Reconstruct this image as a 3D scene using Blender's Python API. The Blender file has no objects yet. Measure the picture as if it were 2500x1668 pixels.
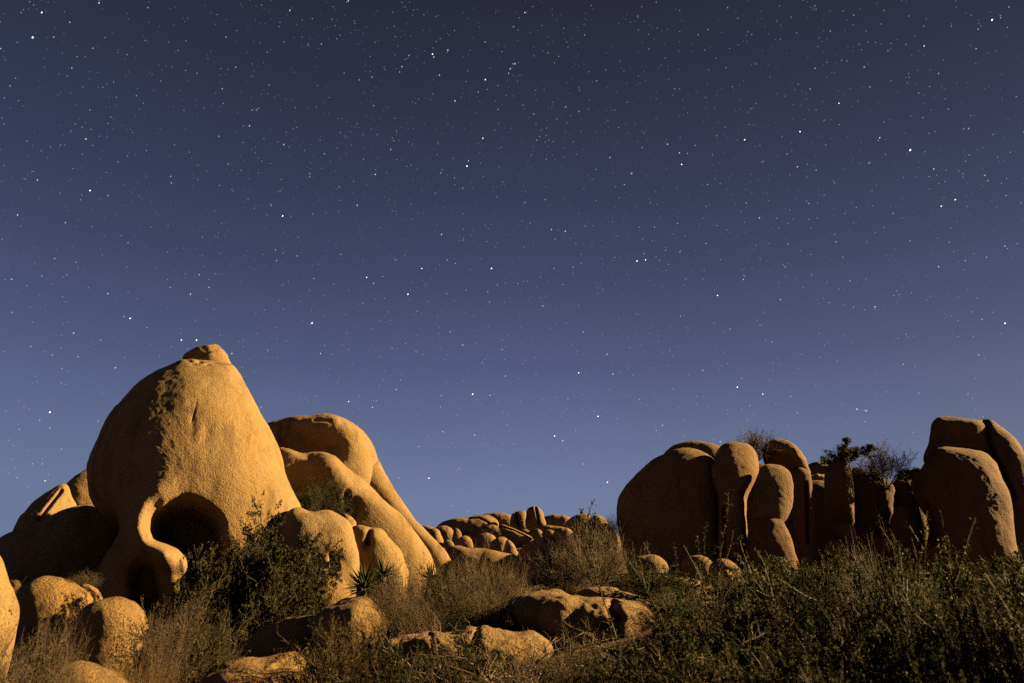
import bpy, math
import numpy as np
from mathutils import Vector

# ------------------------------------------------------------------ camera, sky, moonlight
SC = bpy.context.scene
COL = SC.collection
IW, IH = 2500.0, 1668.0            # size of the photograph the pixel positions refer to
FPX = IW * 24.0 / 36.0
HORIZON = 1520.0
PITCH = math.atan((HORIZON - IH / 2) / FPX)
CAM = np.array([0.0, 0.0, 1.5])
cam_data = bpy.data.cameras.new('camera')
cam_data.lens = 24.0
cam_data.sensor_width = 36.0
cam_data.clip_start = 0.05
cam_data.clip_end = 9000.0
cam_data.dof.use_dof = True
cam_data.dof.focus_distance = 21.0
cam_data.dof.aperture_fstop = 1.7
cam = bpy.data.objects.new('camera', cam_data)
COL.objects.link(cam)
cam.location = CAM
cam.rotation_euler = (math.pi / 2 + PITCH, 0, 0)
SC.camera = cam

LIGHT_ELEV = math.radians(23.0)
LIGHT_AZ = math.radians(9.5)      # measured from +X towards +Y
sun_data = bpy.data.lights.new('moonlight', 'SUN')
sun_data.energy = 5.0
sun_data.angle = math.radians(0.5)
sun_data.color = (1.0, 0.665, 0.285)
sun = bpy.data.objects.new('moonlight', sun_data)
COL.objects.link(sun)
L = Vector((math.cos(LIGHT_ELEV) * math.cos(LIGHT_AZ), math.cos(LIGHT_ELEV) * math.sin(LIGHT_AZ), math.sin(LIGHT_ELEV)))
sun.rotation_euler = L.to_track_quat('Z', 'Y').to_euler()
sun.location = (20, 5, 12)

world = bpy.data.worlds.new('World')
SC.world = world
world.use_nodes = True
wn, wl = world.node_tree.nodes, world.node_tree.links
wn.clear()
w_out = wn.new('ShaderNodeOutputWorld')
w_bg = wn.new('ShaderNodeBackground')
w_tc = wn.new('ShaderNodeTexCoord')
w_sep = wn.new('ShaderNodeSeparateXYZ')
w_asin = wn.new('ShaderNodeMath'); w_asin.operation = 'ARCSINE'
w_div = wn.new('ShaderNodeMath'); w_div.operation = 'DIVIDE'; w_div.inputs[1].default_value = math.pi / 2
w_ramp = wn.new('ShaderNodeValToRGB')
w_noise = wn.new('ShaderNodeTexNoise'); w_noise.inputs['Scale'].default_value = 1.6; w_noise.inputs['Detail'].default_value = 3
w_nr = wn.new('ShaderNodeMapRange'); w_nr.inputs[3].default_value = 0.88; w_nr.inputs[4].default_value = 1.12
w_mul = wn.new('ShaderNodeVectorMath'); w_mul.operation = 'SCALE'
wl.new(w_tc.outputs['Generated'], w_sep.inputs[0])
wl.new(w_sep.outputs['Z'], w_asin.inputs[0])
wl.new(w_asin.outputs[0], w_div.inputs[0])
wl.new(w_div.outputs[0], w_ramp.inputs[0])
wl.new(w_tc.outputs['Generated'], w_noise.inputs['Vector'])
wl.new(w_noise.outputs['Fac'], w_nr.inputs[0])
w_xr = wn.new('ShaderNodeValToRGB')                      # towards the south the air turns a little mauve
for i_, (p_, c_) in enumerate([(.22, (.88, .91, .91)), (.5, (1.0, 1.0, 1.0)), (.80, (.97, .93, .89))]):
    e_ = w_xr.color_ramp.elements[i_] if i_ < 2 else w_xr.color_ramp.elements.new(p_)
    e_.position = p_; e_.color = (*c_, 1)
w_xm = wn.new('ShaderNodeMath'); w_xm.operation = 'MULTIPLY_ADD'; w_xm.inputs[1].default_value = .5; w_xm.inputs[2].default_value = .5
w_tm = wn.new('ShaderNodeVectorMath'); w_tm.operation = 'MULTIPLY'
wl.new(w_sep.outputs['X'], w_xm.inputs[0]); wl.new(w_xm.outputs[0], w_xr.inputs[0])
wl.new(w_ramp.outputs['Color'], w_tm.inputs[0]); wl.new(w_xr.outputs['Color'], w_tm.inputs[1])
wl.new(w_tm.outputs[0], w_mul.inputs[0])
wl.new(w_nr.outputs[0], w_mul.inputs['Scale'])
wl.new(w_mul.outputs[0], w_bg.inputs['Color'])
wl.new(w_bg.outputs[0], w_out.inputs['Surface'])
w_bg.inputs['Strength'].default_value = 1.0
SKY = [(0.0, (.180, .225, .365)), (9, (.165, .208, .350)), (15, (.118, .150, .272)), (20, (.082, .103, .203)), (27, (.0545, .0655, .133)),
       (34, (.039, .0460, .094)), (41, (.0295, .0340, .068)), (49, (.0215, .0235, .0455)), (62, (.0120, .0135, .026)), (90, (.0085, .0095, .018))]
SKY = [(e, tuple(v / 2 ** 2.65 for v in c)) for e, c in SKY]      # the exposure below lifts it back
els = w_ramp.color_ramp.elements
while len(els) > 1:
    els.remove(els[-1])
for i, (e, c) in enumerate(SKY):
    el = els[0] if i == 0 else els.new(e / 90.0)
    el.position = e / 90.0
    el.color = (*c, 1)

SC.view_settings.view_transform = 'Standard'
SC.view_settings.look = 'None'
SC.view_settings.exposure = 2.65
SC.view_settings.gamma = 1.0
SC.view_settings.use_curve_mapping = False
SC.render.engine = 'CYCLES'
SC.cycles.use_denoising = False
SC.cycles.max_bounces = 5
SC.cycles.diffuse_bounces = 1
SC.cycles.sample_clamp_indirect = 2.0

# ------------------------------------------------------------------ helpers
cp, sp = math.cos(PITCH), math.sin(PITCH)
def ray(px, py):
    u = (np.asarray(px, float) - IW / 2) / FPX
    v = (IH / 2 - np.asarray(py, float)) / FPX
    return np.stack([u, cp - v * sp, sp + v * cp], -1)
def project(P):
    q = P - CAM
    f = q[:, 1] * cp + q[:, 2] * sp
    up = -q[:, 1] * sp + q[:, 2] * cp
    return np.stack([IW / 2 + FPX * q[:, 0] / f, IH / 2 - FPX * up / f], -1)
# windows in which the photograph was studied: x offset, y offset, enlargement
ZW = {'A': (0, 800, 3.136), 'B': (0, 1200, 3.35), 'C': (600, 950, 3.485), 'D': (600, 1250, 3.357), 'E': (1000, 1200, 3.917),
      'F': (1450, 980, 3.485), 'G': (1950, 980, 3.484), 'H': (1250, 1300, 3.615), 'I': (1800, 1250, 3.357), 'S': (0, 0, 1.0), 'K': (400, 1400, 5.595)}
def zpx(w, pts):
    ox, oy, s = ZW[w]
    return np.array([(ox + x / s, oy + y / s) for x, y in pts], float)

_hr = np.random.default_rng(11)
_PERM = _hr.permutation(256)
_PERM = np.concatenate([_PERM, _PERM, _PERM])
_VAL = _hr.uniform(-1, 1, 256)
def vnoise(P):
    i = np.floor(P).astype(int)
    f = P - i
    f = f * f * f * (f * (f * 6 - 15) + 10)
    i &= 255
    out = 0
    for dx in (0, 1):
        wx = f[:, 0] if dx else 1 - f[:, 0]
        for dy in (0, 1):
            wy = f[:, 1] if dy else 1 - f[:, 1]
            for dz in (0, 1):
                wz = f[:, 2] if dz else 1 - f[:, 2]
                h = _PERM[_PERM[_PERM[(i[:, 0] + dx) & 255] + ((i[:, 1] + dy) & 255)] + ((i[:, 2] + dz) & 255)]
                out = out + wx * wy * wz * _VAL[h]
    return out
def fbm(P, octv=4, gain=0.5):
    a, s, o = 1.0, 1.0, 0
    for k in range(octv):
        o = o + a * vnoise(P * s + 17.3 * k)
        a *= gain; s *= 2.03
    return o
def sstep(x, a, b):
    t = np.clip((x - a) / (b - a), 0, 1)
    return t * t * (3 - 2 * t)
def poly_sdf(Q, poly):
    """distance to a closed outline, positive inside"""
    A = poly; B = np.roll(poly, -1, 0)
    d = np.full(len(Q), 1e9); inside = np.zeros(len(Q), bool)
    for a, b in zip(A, B):
        e = b - a; w = Q - a
        t = np.clip((w @ e) / max(e @ e, 1e-9), 0, 1)
        d = np.minimum(d, np.hypot(*(w - t[:, None] * e).T))
        c = (a[1] <= Q[:, 1]) != (b[1] <= Q[:, 1])
        xx = a[0] + (Q[:, 1] - a[1]) * e[0] / (e[1] if abs(e[1]) > 1e-9 else 1e-9)
        inside ^= c & (Q[:, 0] < xx)
    return np.where(inside, d, -d)
def line_dist(Q, pts):
    d = np.full(len(Q), 1e9)
    for a, b in zip(pts[:-1], pts[1:]):
        e = b - a; w = Q - a
        t = np.clip((w @ e) / max(e @ e, 1e-9), 0, 1)
        d = np.minimum(d, np.hypot(*(w - t[:, None] * e).T))
    return d
def smooth_closed(pts, n=16):
    p0, p1, p2, p3 = np.roll(pts, 1, 0), pts, np.roll(pts, -1, 0), np.roll(pts, -2, 0)
    t = np.linspace(0, 1, n, endpoint=False)[None, :, None]
    p0, p1, p2, p3 = (p[:, None, :] for p in (p0, p1, p2, p3))
    c = 0.5 * (2 * p1 + (p2 - p0) * t + (2 * p0 - 5 * p1 + 4 * p2 - p3) * t ** 2 + (3 * p1 - p0 - 3 * p2 + p3) * t ** 3)
    return c.reshape(-1, 2)
def resample(pts, n):
    seg = np.r_[0, np.cumsum(np.hypot(*np.diff(pts, axis=0).T))]
    s = np.linspace(0, seg[-1], n)
    out = np.stack([np.interp(s, seg, pts[:, k]) for k in range(pts.shape[1])], -1)
    for _ in range(3):
        out[1:-1] = 0.25 * out[:-2] + 0.5 * out[1:-1] + 0.25 * out[2:]
    return out

def mesh_np(name, V, F, mat, smooth=True):
    """V (n,3); F list of int arrays (m,3) or (m,4)"""
    me = bpy.data.meshes.new(name)
    V = np.ascontiguousarray(V, np.float32)
    me.vertices.add(len(V)); me.vertices.foreach_set('co', V.ravel())
    F = [np.ascontiguousarray(f, np.int32) for f in F if len(f)]
    nl = sum(f.size for f in F); npoly = sum(len(f) for f in F)
    me.loops.add(nl); me.polygons.add(npoly)
    me.loops.foreach_set('vertex_index', np.concatenate([f.ravel() for f in F]))
    st, k = [], 0
    for f in F:
        st.append(k + np.arange(len(f)) * f.shape[1]); k += f.size
    me.polygons.foreach_set('loop_start', np.concatenate(st).astype(np.int32))
    if smooth:
        me.polygons.foreach_set('use_smooth', np.ones(npoly, bool))
    me.update(calc_edges=True)
    me.validate()
    me.materials.append(mat)
    return me
def link(name, me, parent=None, loc=None):
    o = bpy.data.objects.new(name, me); COL.objects.link(o)
    if parent is not None: o.parent = parent
    if loc is not None: o.location = loc
    return o
def tag(o, label, cat, group=None):
    o['label'] = label; o['category'] = cat
    if group: o['group'] = group
    return o
def empty(name, loc, label, cat, group=None):
    o = bpy.data.objects.new(name, None); COL.objects.link(o); o.location = loc; o.empty_display_size = 0.2
    return tag(o, label, cat, group)

# ------------------------------------------------------------------ materials
def new_mat(name):
    m = bpy.data.materials.new(name); m.use_nodes = True
    nt = m.node_tree; b = nt.nodes['Principled BSDF']
    b.inputs['Specular IOR Level'].default_value = 0.15
    b.inputs['Roughness'].default_value = 0.9
    return m, nt, b
def N(nt, t, **kw):
    n = nt.nodes.new(t)
    for k, v in kw.items():
        if k in n.inputs: n.inputs[k].default_value = v
        else: setattr(n, k, v)
    return n
def ramp(nt, src, stops):
    r = nt.nodes.new('ShaderNodeValToRGB'); e = r.color_ramp.elements
    while len(e) > 1: e.remove(e[-1])
    for i, (p, c) in enumerate(stops):
        x = e[0] if i == 0 else e.new(p)
        x.position = p; x.color = (*c, 1) if len(c) == 3 else c
    nt.links.new(src, r.inputs[0])
    return r.outputs[0]
def mixc(nt, fac, a, b, mode='MIX'):
    m = nt.nodes.new('ShaderNodeMix'); m.data_type = 'RGBA'; m.blend_type = mode
    for s, v in ((m.inputs[0], fac), (m.inputs[6], a), (m.inputs[7], b)):
        if hasattr(v, 'is_output'): nt.links.new(v, s)
        elif isinstance(v, (int, float)): s.default_value = v
        else: s.default_value = (*v, 1)
    return m.outputs[2]

def rock_material(name, base, stain, dark, grain=1.0, seed=0.0):
    m, nt, b = new_mat(name)
    geo = N(nt, 'ShaderNodeNewGeometry')
    add = N(nt, 'ShaderNodeVectorMath', operation='ADD'); add.inputs[1].default_value = (seed, seed * .7, seed * .3)
    nt.links.new(geo.outputs['Position'], add.inputs[0])
    pos = add.outputs[0]
    n1 = N(nt, 'ShaderNodeTexNoise', Scale=0.55, Detail=5.0, Roughness=0.6)
    n2 = N(nt, 'ShaderNodeTexNoise', Scale=1.7, Detail=6.0, Roughness=0.65)
    n3 = N(nt, 'ShaderNodeTexNoise', Scale=9.0, Detail=8.0, Roughness=0.72)
    n4 = N(nt, 'ShaderNodeTexNoise', Scale=40.0, Detail=4.0, Roughness=0.7)
    n5 = N(nt, 'ShaderNodeTexVoronoi', Scale=26.0)
    for n in (n1, n2, n3, n4, n5): nt.links.new(pos, n.inputs['Vector'])
    st = N(nt, 'ShaderNodeMapRange'); st.inputs[1].default_value = .45; st.inputs[2].default_value = .68
    nt.links.new(n1.outputs['Fac'], st.inputs[0])
    dk = N(nt, 'ShaderNodeMapRange'); dk.inputs[1].default_value = .54; dk.inputs[2].default_value = .74; dk.inputs[4].default_value = .8
    nt.links.new(n2.outputs['Fac'], dk.inputs[0])
    c = mixc(nt, st.outputs[0], base, stain)
    c = mixc(nt, dk.outputs[0], c, dark)
    mp = N(nt, 'ShaderNodeMapping'); mp.inputs['Scale'].default_value = (2.6, 2.6, .28)
    nt.links.new(pos, mp.inputs['Vector'])
    n6 = N(nt, 'ShaderNodeTexNoise', Scale=1.0, Detail=5.0, Roughness=.6); nt.links.new(mp.outputs[0], n6.inputs['Vector'])
    c = mixc(nt, 1.0, c, ramp(nt, n6.outputs['Fac'], [(.34, (.66, .64, .62)), (.46, (.96, .95, .94)), (.60, (1.0, 1.0, 1.0)), (.74, (1.14, 1.14, 1.16))]), 'MULTIPLY')
    sp_ = ramp(nt, n4.outputs['Fac'], [(0.30, (.42, .40, .38)), (0.44, (.86, .85, .84)), (0.58, (1.10, 1.09, 1.07)), (.74, (1.45, 1.40, 1.34))])
    c = mixc(nt, 1.0, c, sp_, 'MULTIPLY')
    nt.links.new(c, b.inputs['Base Color'])
    # relief: coarse weathering + crystal grain
    m1 = N(nt, 'ShaderNodeMath', operation='MULTIPLY'); m1.inputs[1].default_value = 0.38
    nt.links.new(n3.outputs['Fac'], m1.inputs[0])
    m2 = N(nt, 'ShaderNodeMath', operation='MULTIPLY_ADD'); m2.inputs[1].default_value = 0.28
    nt.links.new(n4.outputs['Fac'], m2.inputs[0]); nt.links.new(m1.outputs[0], m2.inputs[2])
    m3 = N(nt, 'ShaderNodeMath', operation='MULTIPLY_ADD'); m3.inputs[1].default_value = -0.20
    nt.links.new(n5.outputs['Distance'], m3.inputs[0]); nt.links.new(m2.outputs[0], m3.inputs[2])
    bu = N(nt, 'ShaderNodeBump', Strength=1.0); bu.inputs['Distance'].default_value = 0.16 * grain
    nt.links.new(m3.outputs[0], bu.inputs['Height'])
    nt.links.new(bu.outputs[0], b.inputs['Normal'])
    b.inputs['Roughness'].default_value = 0.95
    return m
ROCK = rock_material('granite', (0.1287, 0.0891, 0.0410), (0.1344, 0.0877, 0.0332), (0.0792, 0.0509, 0.0255), 0.30)
ROCK_COARSE = rock_material('granite_coarse', (0.1131, 0.0764, 0.0346), (0.1216, 0.0764, 0.0269), (0.0636, 0.0403, 0.0198), 0.55, 5.0)
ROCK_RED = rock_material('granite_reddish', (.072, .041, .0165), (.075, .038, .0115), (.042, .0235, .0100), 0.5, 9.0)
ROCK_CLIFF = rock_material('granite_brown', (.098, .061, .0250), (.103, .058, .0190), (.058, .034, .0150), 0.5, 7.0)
ROCK_FAR = rock_material('granite_ridge', (0.1154, 0.0772, 0.0382), (0.1188, 0.0730, 0.0314), (0.0746, 0.0484, 0.0254), 0.3, 14.0)

def ground_material():
    m, nt, b = new_mat('sandy_ground')
    geo = N(nt, 'ShaderNodeNewGeometry')
    n1 = N(nt, 'ShaderNodeTexNoise', Scale=0.9, Detail=6.0, Roughness=.65)
    n2 = N(nt, 'ShaderNodeTexNoise', Scale=18.0, Detail=8.0, Roughness=.75)
    n3 = N(nt, 'ShaderNodeTexVoronoi', Scale=30.0)
    for n in (n1, n2, n3): nt.links.new(geo.outputs['Position'], n.inputs['Vector'])
    c = ramp(nt, n1.outputs['Fac'], [(.3, (0.0433, 0.0267, 0.0148)), (.5, (0.0662, 0.0420, 0.0225)), (.7, (0.0815, 0.0535, 0.0293))])
    c2 = ramp(nt, n2.outputs['Fac'], [(.3, (.5, .48, .45)), (.5, (.95, .93, .9)), (.7, (1.2, 1.15, 1.1))])
    nt.links.new(mixc(nt, 1.0, c, c2, 'MULTIPLY'), b.inputs['Base Color'])
    m1 = N(nt, 'ShaderNodeMath', operation='MULTIPLY_ADD'); m1.inputs[1].default_value = -0.3
    nt.links.new(n3.outputs['Distance'], m1.inputs[0]); nt.links.new(n2.outputs['Fac'], m1.inputs[2])
    bu = N(nt, 'ShaderNodeBump', Strength=1.0); bu.inputs['Distance'].default_value = 0.07
    nt.links.new(m1.outputs[0], bu.inputs['Height']); nt.links.new(bu.outputs[0], b.inputs['Normal'])
    return m
GROUND = ground_material()

def plant_mat(name, c1, c2, c3, trans=0.0):
    m, nt, b = new_mat(name)
    geo = N(nt, 'ShaderNodeNewGeometry')
    c = ramp(nt, geo.outputs['Random Per Island'], [(0.0, c1), (.5, c2), (1.0, c3)])
    nt.links.new(c, b.inputs['Base Color'])
    b.inputs['Roughness'].default_value = .75
    if trans:
        t = N(nt, 'ShaderNodeBsdfTranslucent'); nt.links.new(c, t.inputs['Color'])
        mx = N(nt, 'ShaderNodeMixShader'); mx.inputs[0].default_value = trans
        nt.links.new(b.outputs[0], mx.inputs[1]); nt.links.new(t.outputs[0], mx.inputs[2])
        nt.links.new(mx.outputs[0], nt.nodes['Material Output'].inputs['Surface'])
    return m
M_OAK = plant_mat('oak_leaf', (0.0123, 0.0123, 0.0037), (0.0209, 0.0190, 0.0062), (0.0382, 0.0307, 0.0111), .2)
M_GREEN = plant_mat('green_leaf', (.0130, .0165, .0034), (.0215, .0262, .0056), (.0340, .0385, .0100), .25)
M_OLIVE = plant_mat('olive_leaf', (0.0144, 0.0136, 0.0050), (0.0238, 0.0212, 0.0077), (0.0356, 0.0296, 0.0119), .25)
M_RUST = plant_mat('rusty_leaf', (0.0279, 0.0189, 0.0029), (0.0332, 0.0242, 0.0041), (0.0406, 0.0189, 0.0049), .25)
M_YUCCA = plant_mat('yucca_blade', (0.0091, 0.0115, 0.0041), (0.0127, 0.0152, 0.0049), (0.0205, 0.0217, 0.0078), .1)
M_TWIG = plant_mat('dry_twig', (0.0344, 0.0230, 0.0134), (0.0554, 0.0382, 0.0230), (0.0879, 0.0630, 0.0392))
M_WOOD = plant_mat('grey_bark', (0.0191, 0.0130, 0.0080), (0.0286, 0.0200, 0.0126), (0.0400, 0.0286, 0.0181))
M_PALE = plant_mat('bare_pale_wood', (0.0849, 0.0587, 0.0354), (0.1131, 0.0792, 0.0495), (0.1414, 0.1004, 0.0651))
M_GRASS = plant_mat('dry_grass', (0.0990, 0.0601, 0.0212), (0.1202, 0.0742, 0.0269), (0.1344, 0.0884, 0.0354), .2)
M_STRAW = plant_mat('dead_yucca_leaf', (0.0508, 0.0332, 0.0152), (0.0660, 0.0431, 0.0205), (0.0763, 0.0508, 0.0255), .1)

# ------------------------------------------------------------------ ground
_PY = [-40, 0, 3, 6, 9, 12, 16, 20, 30, 45, 70, 150, 4000]
_PZL = [-.6, 0, .15, .38, .66, 1.05, 1.60, 2.10, 3.0, 4.4, 5.0, 5.0, 5.0]
_PZR = [-.6, 0, .22, .66, 1.15, 1.65, 2.20, 2.55, 3.3, 4.4, 5.0, 5.0, 5.0]
def ground_z(x, y):
    x = np.asarray(x, float); y = np.asarray(y, float)
    side = sstep(x, -3.5, 2.5)
    z = np.interp(y, _PY, _PZL) * (1 - side) + np.interp(y, _PY, _PZR) * side
    z = z + 1.7 * np.exp(-((x - 1) / 13) ** 2) * sstep(y, 33.5, 41) * (1 - sstep(y, 46, 62))
    P = np.stack([x * .35, y * .35, 0 * x], -1).reshape(-1, 3)
    Q = np.stack([x * 1.9, y * 1.9, 0 * x + 5], -1).reshape(-1, 3)
    fade = np.clip(1.2 - np.hypot(x, y) / 200, .0, 1)
    z = z + (.16 * fbm(P, 2) + .035 * fbm(Q, 3)).reshape(z.shape) * fade
    return z
def build_ground():
    def axis(lo, hi, step, far):
        a = list(np.arange(lo, hi + 1e-6, step)); s = step
        r = []; v = a[-1]
        while v < far: s *= 1.25; v += s; r.append(v)
        l = []; v = a[0]; s = step
        while v > -far: s *= 1.25; v -= s; l.append(v)
        return np.array(l[::-1] + a + r)
    xs, ys = axis(-15, 16, .16, 3500), axis(2, 26, .16, 3500)
    X, Y = np.meshgrid(xs, ys)
    Z = ground_z(X, Y)
    V = np.stack([X, Y, Z], -1).reshape(-1, 3)
    n = len(xs)
    i = np.arange(len(ys) - 1)[:, None] * n + np.arange(n - 1)[None]
    F = np.stack([i, i + 1, i + n + 1, i + n], -1).reshape(-1, 4)
    o = link('ground', mesh_np('ground', V, [F], GROUND))
    o['kind'] = 'structure'; o['label'] = 'sandy desert ground sloping up to the boulders'
build_ground()

# ------------------------------------------------------------------ boulders
ROCKS = {}
def frame_at(px, d):
    r = ray(px, HORIZON)
    a = math.atan2(r[0], r[1])
    return np.array([math.sin(a), math.cos(a), 0]), np.array([math.cos(a), -math.sin(a), 0])
def to_plane(P, f, r, d):
    R = ray(P[:, 0], P[:, 1])
    t = d / (R @ f)
    W = CAM + R * t[:, None]
    return np.stack([W @ r, W[:, 2]], -1)
def finish_rock(name, V, F, f, label, mat, amp, nscale, size, seed, grooves, w, sculpt, cat, group, roundz=None):
    # weathered unevenness, kept small so that the outline stays
    def normals(V):
        n = np.zeros_like(V)
        for q in F:
            a, b, c = V[q[:, 0]], V[q[:, 1]], V[q[:, 2]]
            nn = np.cross(b - a, c - a)
            if q.shape[1] == 4: nn = nn + np.cross(c - a, V[q[:, 3]] - a)
            for k in range(q.shape[1]): np.add.at(n, q[:, k], nn)
        return n / np.maximum(np.linalg.norm(n, axis=1, keepdims=True), 1e-9)
    Nn = normals(V)
    S = V / size * nscale + seed * 3.1
    V = V + Nn * (amp * size * fbm(S, 3))[:, None]
    V = V + Nn * (.0022 * min(size, 3) * fbm(V * 8.0 + seed, 3, .6))[:, None]
    if grooves or sculpt is not None:
        Q = project(V)
        facing = np.einsum('ij,ij->i', Nn, (CAM - V) / np.linalg.norm(CAM - V, axis=1, keepdims=True))
        fr = sstep(facing, -.15, .25)
        if sculpt is not None:
            V = sculpt(V, Q, fr, f)
        for g in grooves or ():
            gw, pts, wid, dep = g
            P = zpx(gw, pts)
            dd = line_dist(Q, P) if len(P) > 1 else np.hypot(*(Q - P[0]).T)
            V = V + f[None] * (dep * np.exp(-(dd / wid) ** 2) * fr)[:, None]
    ctr = np.array([V[:, 0].mean(), V[:, 1].mean(), V[:, 2].min()])
    o = link(name, mesh_np(name, V - ctr, F, mat), loc=ctr)
    tag(o, label, cat, group)
    return o
def lobe(w, pts, d, label, k=1.0, mat=None, back=None, p=1.0, amp=.022, nscale=3.2, center=None, grooves=None, seed=0, res=None,
         smooth=.5, sculpt=None, name='boulder', cat='boulder', group=None, ground=True, lean=0.0, skew=0.0, az=0.0, sharp=2.0, pf=None):
    """a boulder: outline seen from the camera, carried round in depth; every one is a closed solid"""
    if w == 'W':                                          # outline in metres across the direction az
        f = np.array([math.sin(math.radians(az)), math.cos(math.radians(az)), 0]); r = np.array([f[1], -f[0], 0])
        pl = np.array(pts, float); P = pl * 60
    else:
        P = zpx(w, pts)
        f, r = frame_at(P[:, 0].mean(), d)
        pl = to_plane(P, f, r, d)
    if center is None:
        x, y = pl.T; x2, y2 = np.roll(pl, -1, 0).T
        a = x * y2 - x2 * y
        c = np.array([((x + x2) * a).sum(), ((y + y2) * a).sum()]) / (3 * a.sum())
    else:
        c = to_plane(zpx(w, [center]), f, r, d)[0]
    dense = smooth_closed(pl, 24) - c
    th = np.arctan2(dense[:, 1], dense[:, 0]); rr = np.hypot(*dense.T)
    perim_px = np.hypot(*np.diff(np.vstack([P, P[:1]]), axis=0).T).sum()
    n = int(np.clip(perim_px / 5.0, 48, 420)) if res is None else res
    m = max(24, n // 2)
    order = np.argsort(th); th, rr = th[order], rr[order]
    T = np.linspace(-math.pi, math.pi, n, endpoint=False)
    R = np.interp(T, np.r_[th - 2 * math.pi, th, th + 2 * math.pi], np.r_[rr, rr, rr])
    if ground:                                           # reach down into the ground or the rock below
        wx = c[0]
        gx, gy = (f * d + r * wx)[:2]
        gz = float(ground_z(gx, gy)) - .25
        zlow = c[1] + (R * np.sin(T)).min()
        if zlow > gz:
            low = np.sin(T) < 0
            zz = R * np.sin(T); xx = R * np.cos(T)
            sc = (gz - c[1]) / (zlow - c[1])
            zz = np.where(low, zz * (1 + (sc - 1) * np.clip(-np.sin(T) * 1.5, 0, 1)), zz)
            R = np.hypot(xx, zz); T2 = np.arctan2(zz, xx)
            o_ = np.argsort(T2)
            R = np.interp(T, np.r_[T2[o_] - 2 * math.pi, T2[o_], T2[o_] + 2 * math.pi], np.r_[R[o_], R[o_], R[o_]])
    fr_ = np.fft.rfft(R); lp = fr_.copy(); lp[5:] = 0; lp[3:5] *= .6
    RS = np.fft.irfft(lp, n)
    RS = np.minimum(RS, R * 1.25)
    fs = np.fft.rfft(R); kk = np.arange(len(fs)); R = np.fft.irfft(fs * np.exp(-(kk / (n / 7.0)) ** 2), n)
    wdt = (R * np.cos(T)).max() - (R * np.cos(T)).min(); hgt = (R * np.sin(T)).max() - (R * np.sin(T)).min()
    size = math.sqrt(max(wdt * hgt, 1e-6))
    D = .5 * min(wdt, hgt) * k if min(wdt, hgt) > .55 * max(wdt, hgt) else .5 * (0.6 * min(wdt, hgt) + .4 * size) * k
    DB = D if back is None else D * back
    ph = np.linspace(-math.pi / 2, math.pi / 2, m + 1)[1:-1]
    cr, sr = np.cos(ph) ** p, np.abs(np.sin(ph)) ** (pf or p) * np.sign(np.sin(ph))
    cr = cr[:, None]; sr = sr[:, None]
    inpl = cr * (RS[None] + (R - RS)[None] * cr ** sharp)
    X = inpl * np.cos(T)[None]; Zz = inpl * np.sin(T)[None]
    dep = np.where(sr > 0, -D * sr, -DB * sr) * np.ones_like(X)
    dep = dep + lean * Zz + skew * X
    X = np.r_[X.ravel(), 0, 0]; Zz = np.r_[Zz.ravel(), 0, 0]; dep = np.r_[dep.ravel(), DB, -D]
    V = f[None] * (d + dep)[:, None] + r[None] * (c[0] + X)[:, None]
    V[:, 2] = c[1] + Zz
    # keep the outline seen from the camera although the front is nearer
    mm = m - 1
    j = np.arange(n); jn = (j + 1) % n
    Q = np.concatenate([np.stack([i * n + j, i * n + jn, (i + 1) * n + jn, (i + 1) * n + j], -1) for i in range(mm - 1)])
    b0, b1 = mm * n, mm * n + 1
    Tt = np.concatenate([np.stack([np.full(n, b0), jn, j], -1), np.stack([np.full(n, b1), (mm - 1) * n + j, (mm - 1) * n + jn], -1)])
    return finish_rock(name, V, [Q, Tt], f, label, mat or ROCK, amp, nscale, size, seed, grooves, w, sculpt, cat, group)
def sweep(w, left, right, d, label, k=1.0, mat=None, amp=.015, nscale=3.2, grooves=None, seed=0, n=90, m=56, name='boulder', cat='boulder', group=None, d2=None, cap=.1, pf=1.0):
    """a long body between two edges; d2 = distance at its lower end"""
    Lp, Rp = resample(zpx(w, left), n), resample(zpx(w, right), n)
    f, r = frame_at((Lp[:, 0].mean() + Rp[:, 0].mean()) / 2, d)
    dist = np.linspace(d, d if d2 is None else d2, n)
    def pl(P):
        R = ray(P[:, 0], P[:, 1]); t = dist / (R @ f)
        return CAM + R * t[:, None]
    A, B = pl(Lp), pl(Rp)
    C = (A + B) / 2; H = (B - A) / 2
    t = np.linspace(0, 1, n)
    capf = np.sqrt(np.clip(1 - np.clip(1 - t / cap, 0, 1) ** 2, 0.0004, 1)) * np.sqrt(np.clip(1 - np.clip(1 - (1 - t) / cap, 0, 1) ** 2, .0004, 1))
    hw = np.linalg.norm(H, axis=1)
    hw_s = np.convolve(np.r_[[hw[0]] * 12, hw, [hw[-1]] * 12], np.ones(25) / 25, 'valid')
    th = np.arange(m) / m * 2 * math.pi
    V = (C[:, None] + (H * capf[:, None])[:, None] * np.cos(th)[None, :, None]
         + f[None, None] * (-(hw_s * capf * k)[:, None] * (np.abs(np.sin(th)) ** pf * np.sign(np.sin(th)))[None])[:, :, None]).reshape(-1, 3)
    i = np.arange(n - 1)[:, None] * m; j = np.arange(m)[None]; jn = (j + 1) % m
    Q = np.stack([i + j, i + jn, i + m + jn, i + m + j], -1).reshape(-1, 4)
    V = np.vstack([V, C[:1], C[-1:]])
    jj = np.arange(m); jjn = (jj + 1) % m
    T = np.concatenate([np.stack([np.full(m, n * m), jjn, jj], -1), np.stack([np.full(m, n * m + 1), (n - 1) * m + jj, (n - 1) * m + jjn], -1)])
    return finish_rock(name, V, [Q, T], f, label, mat or ROCK, amp, nscale, float(2 * hw.mean()), seed, grooves, w, None, cat, group)
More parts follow.
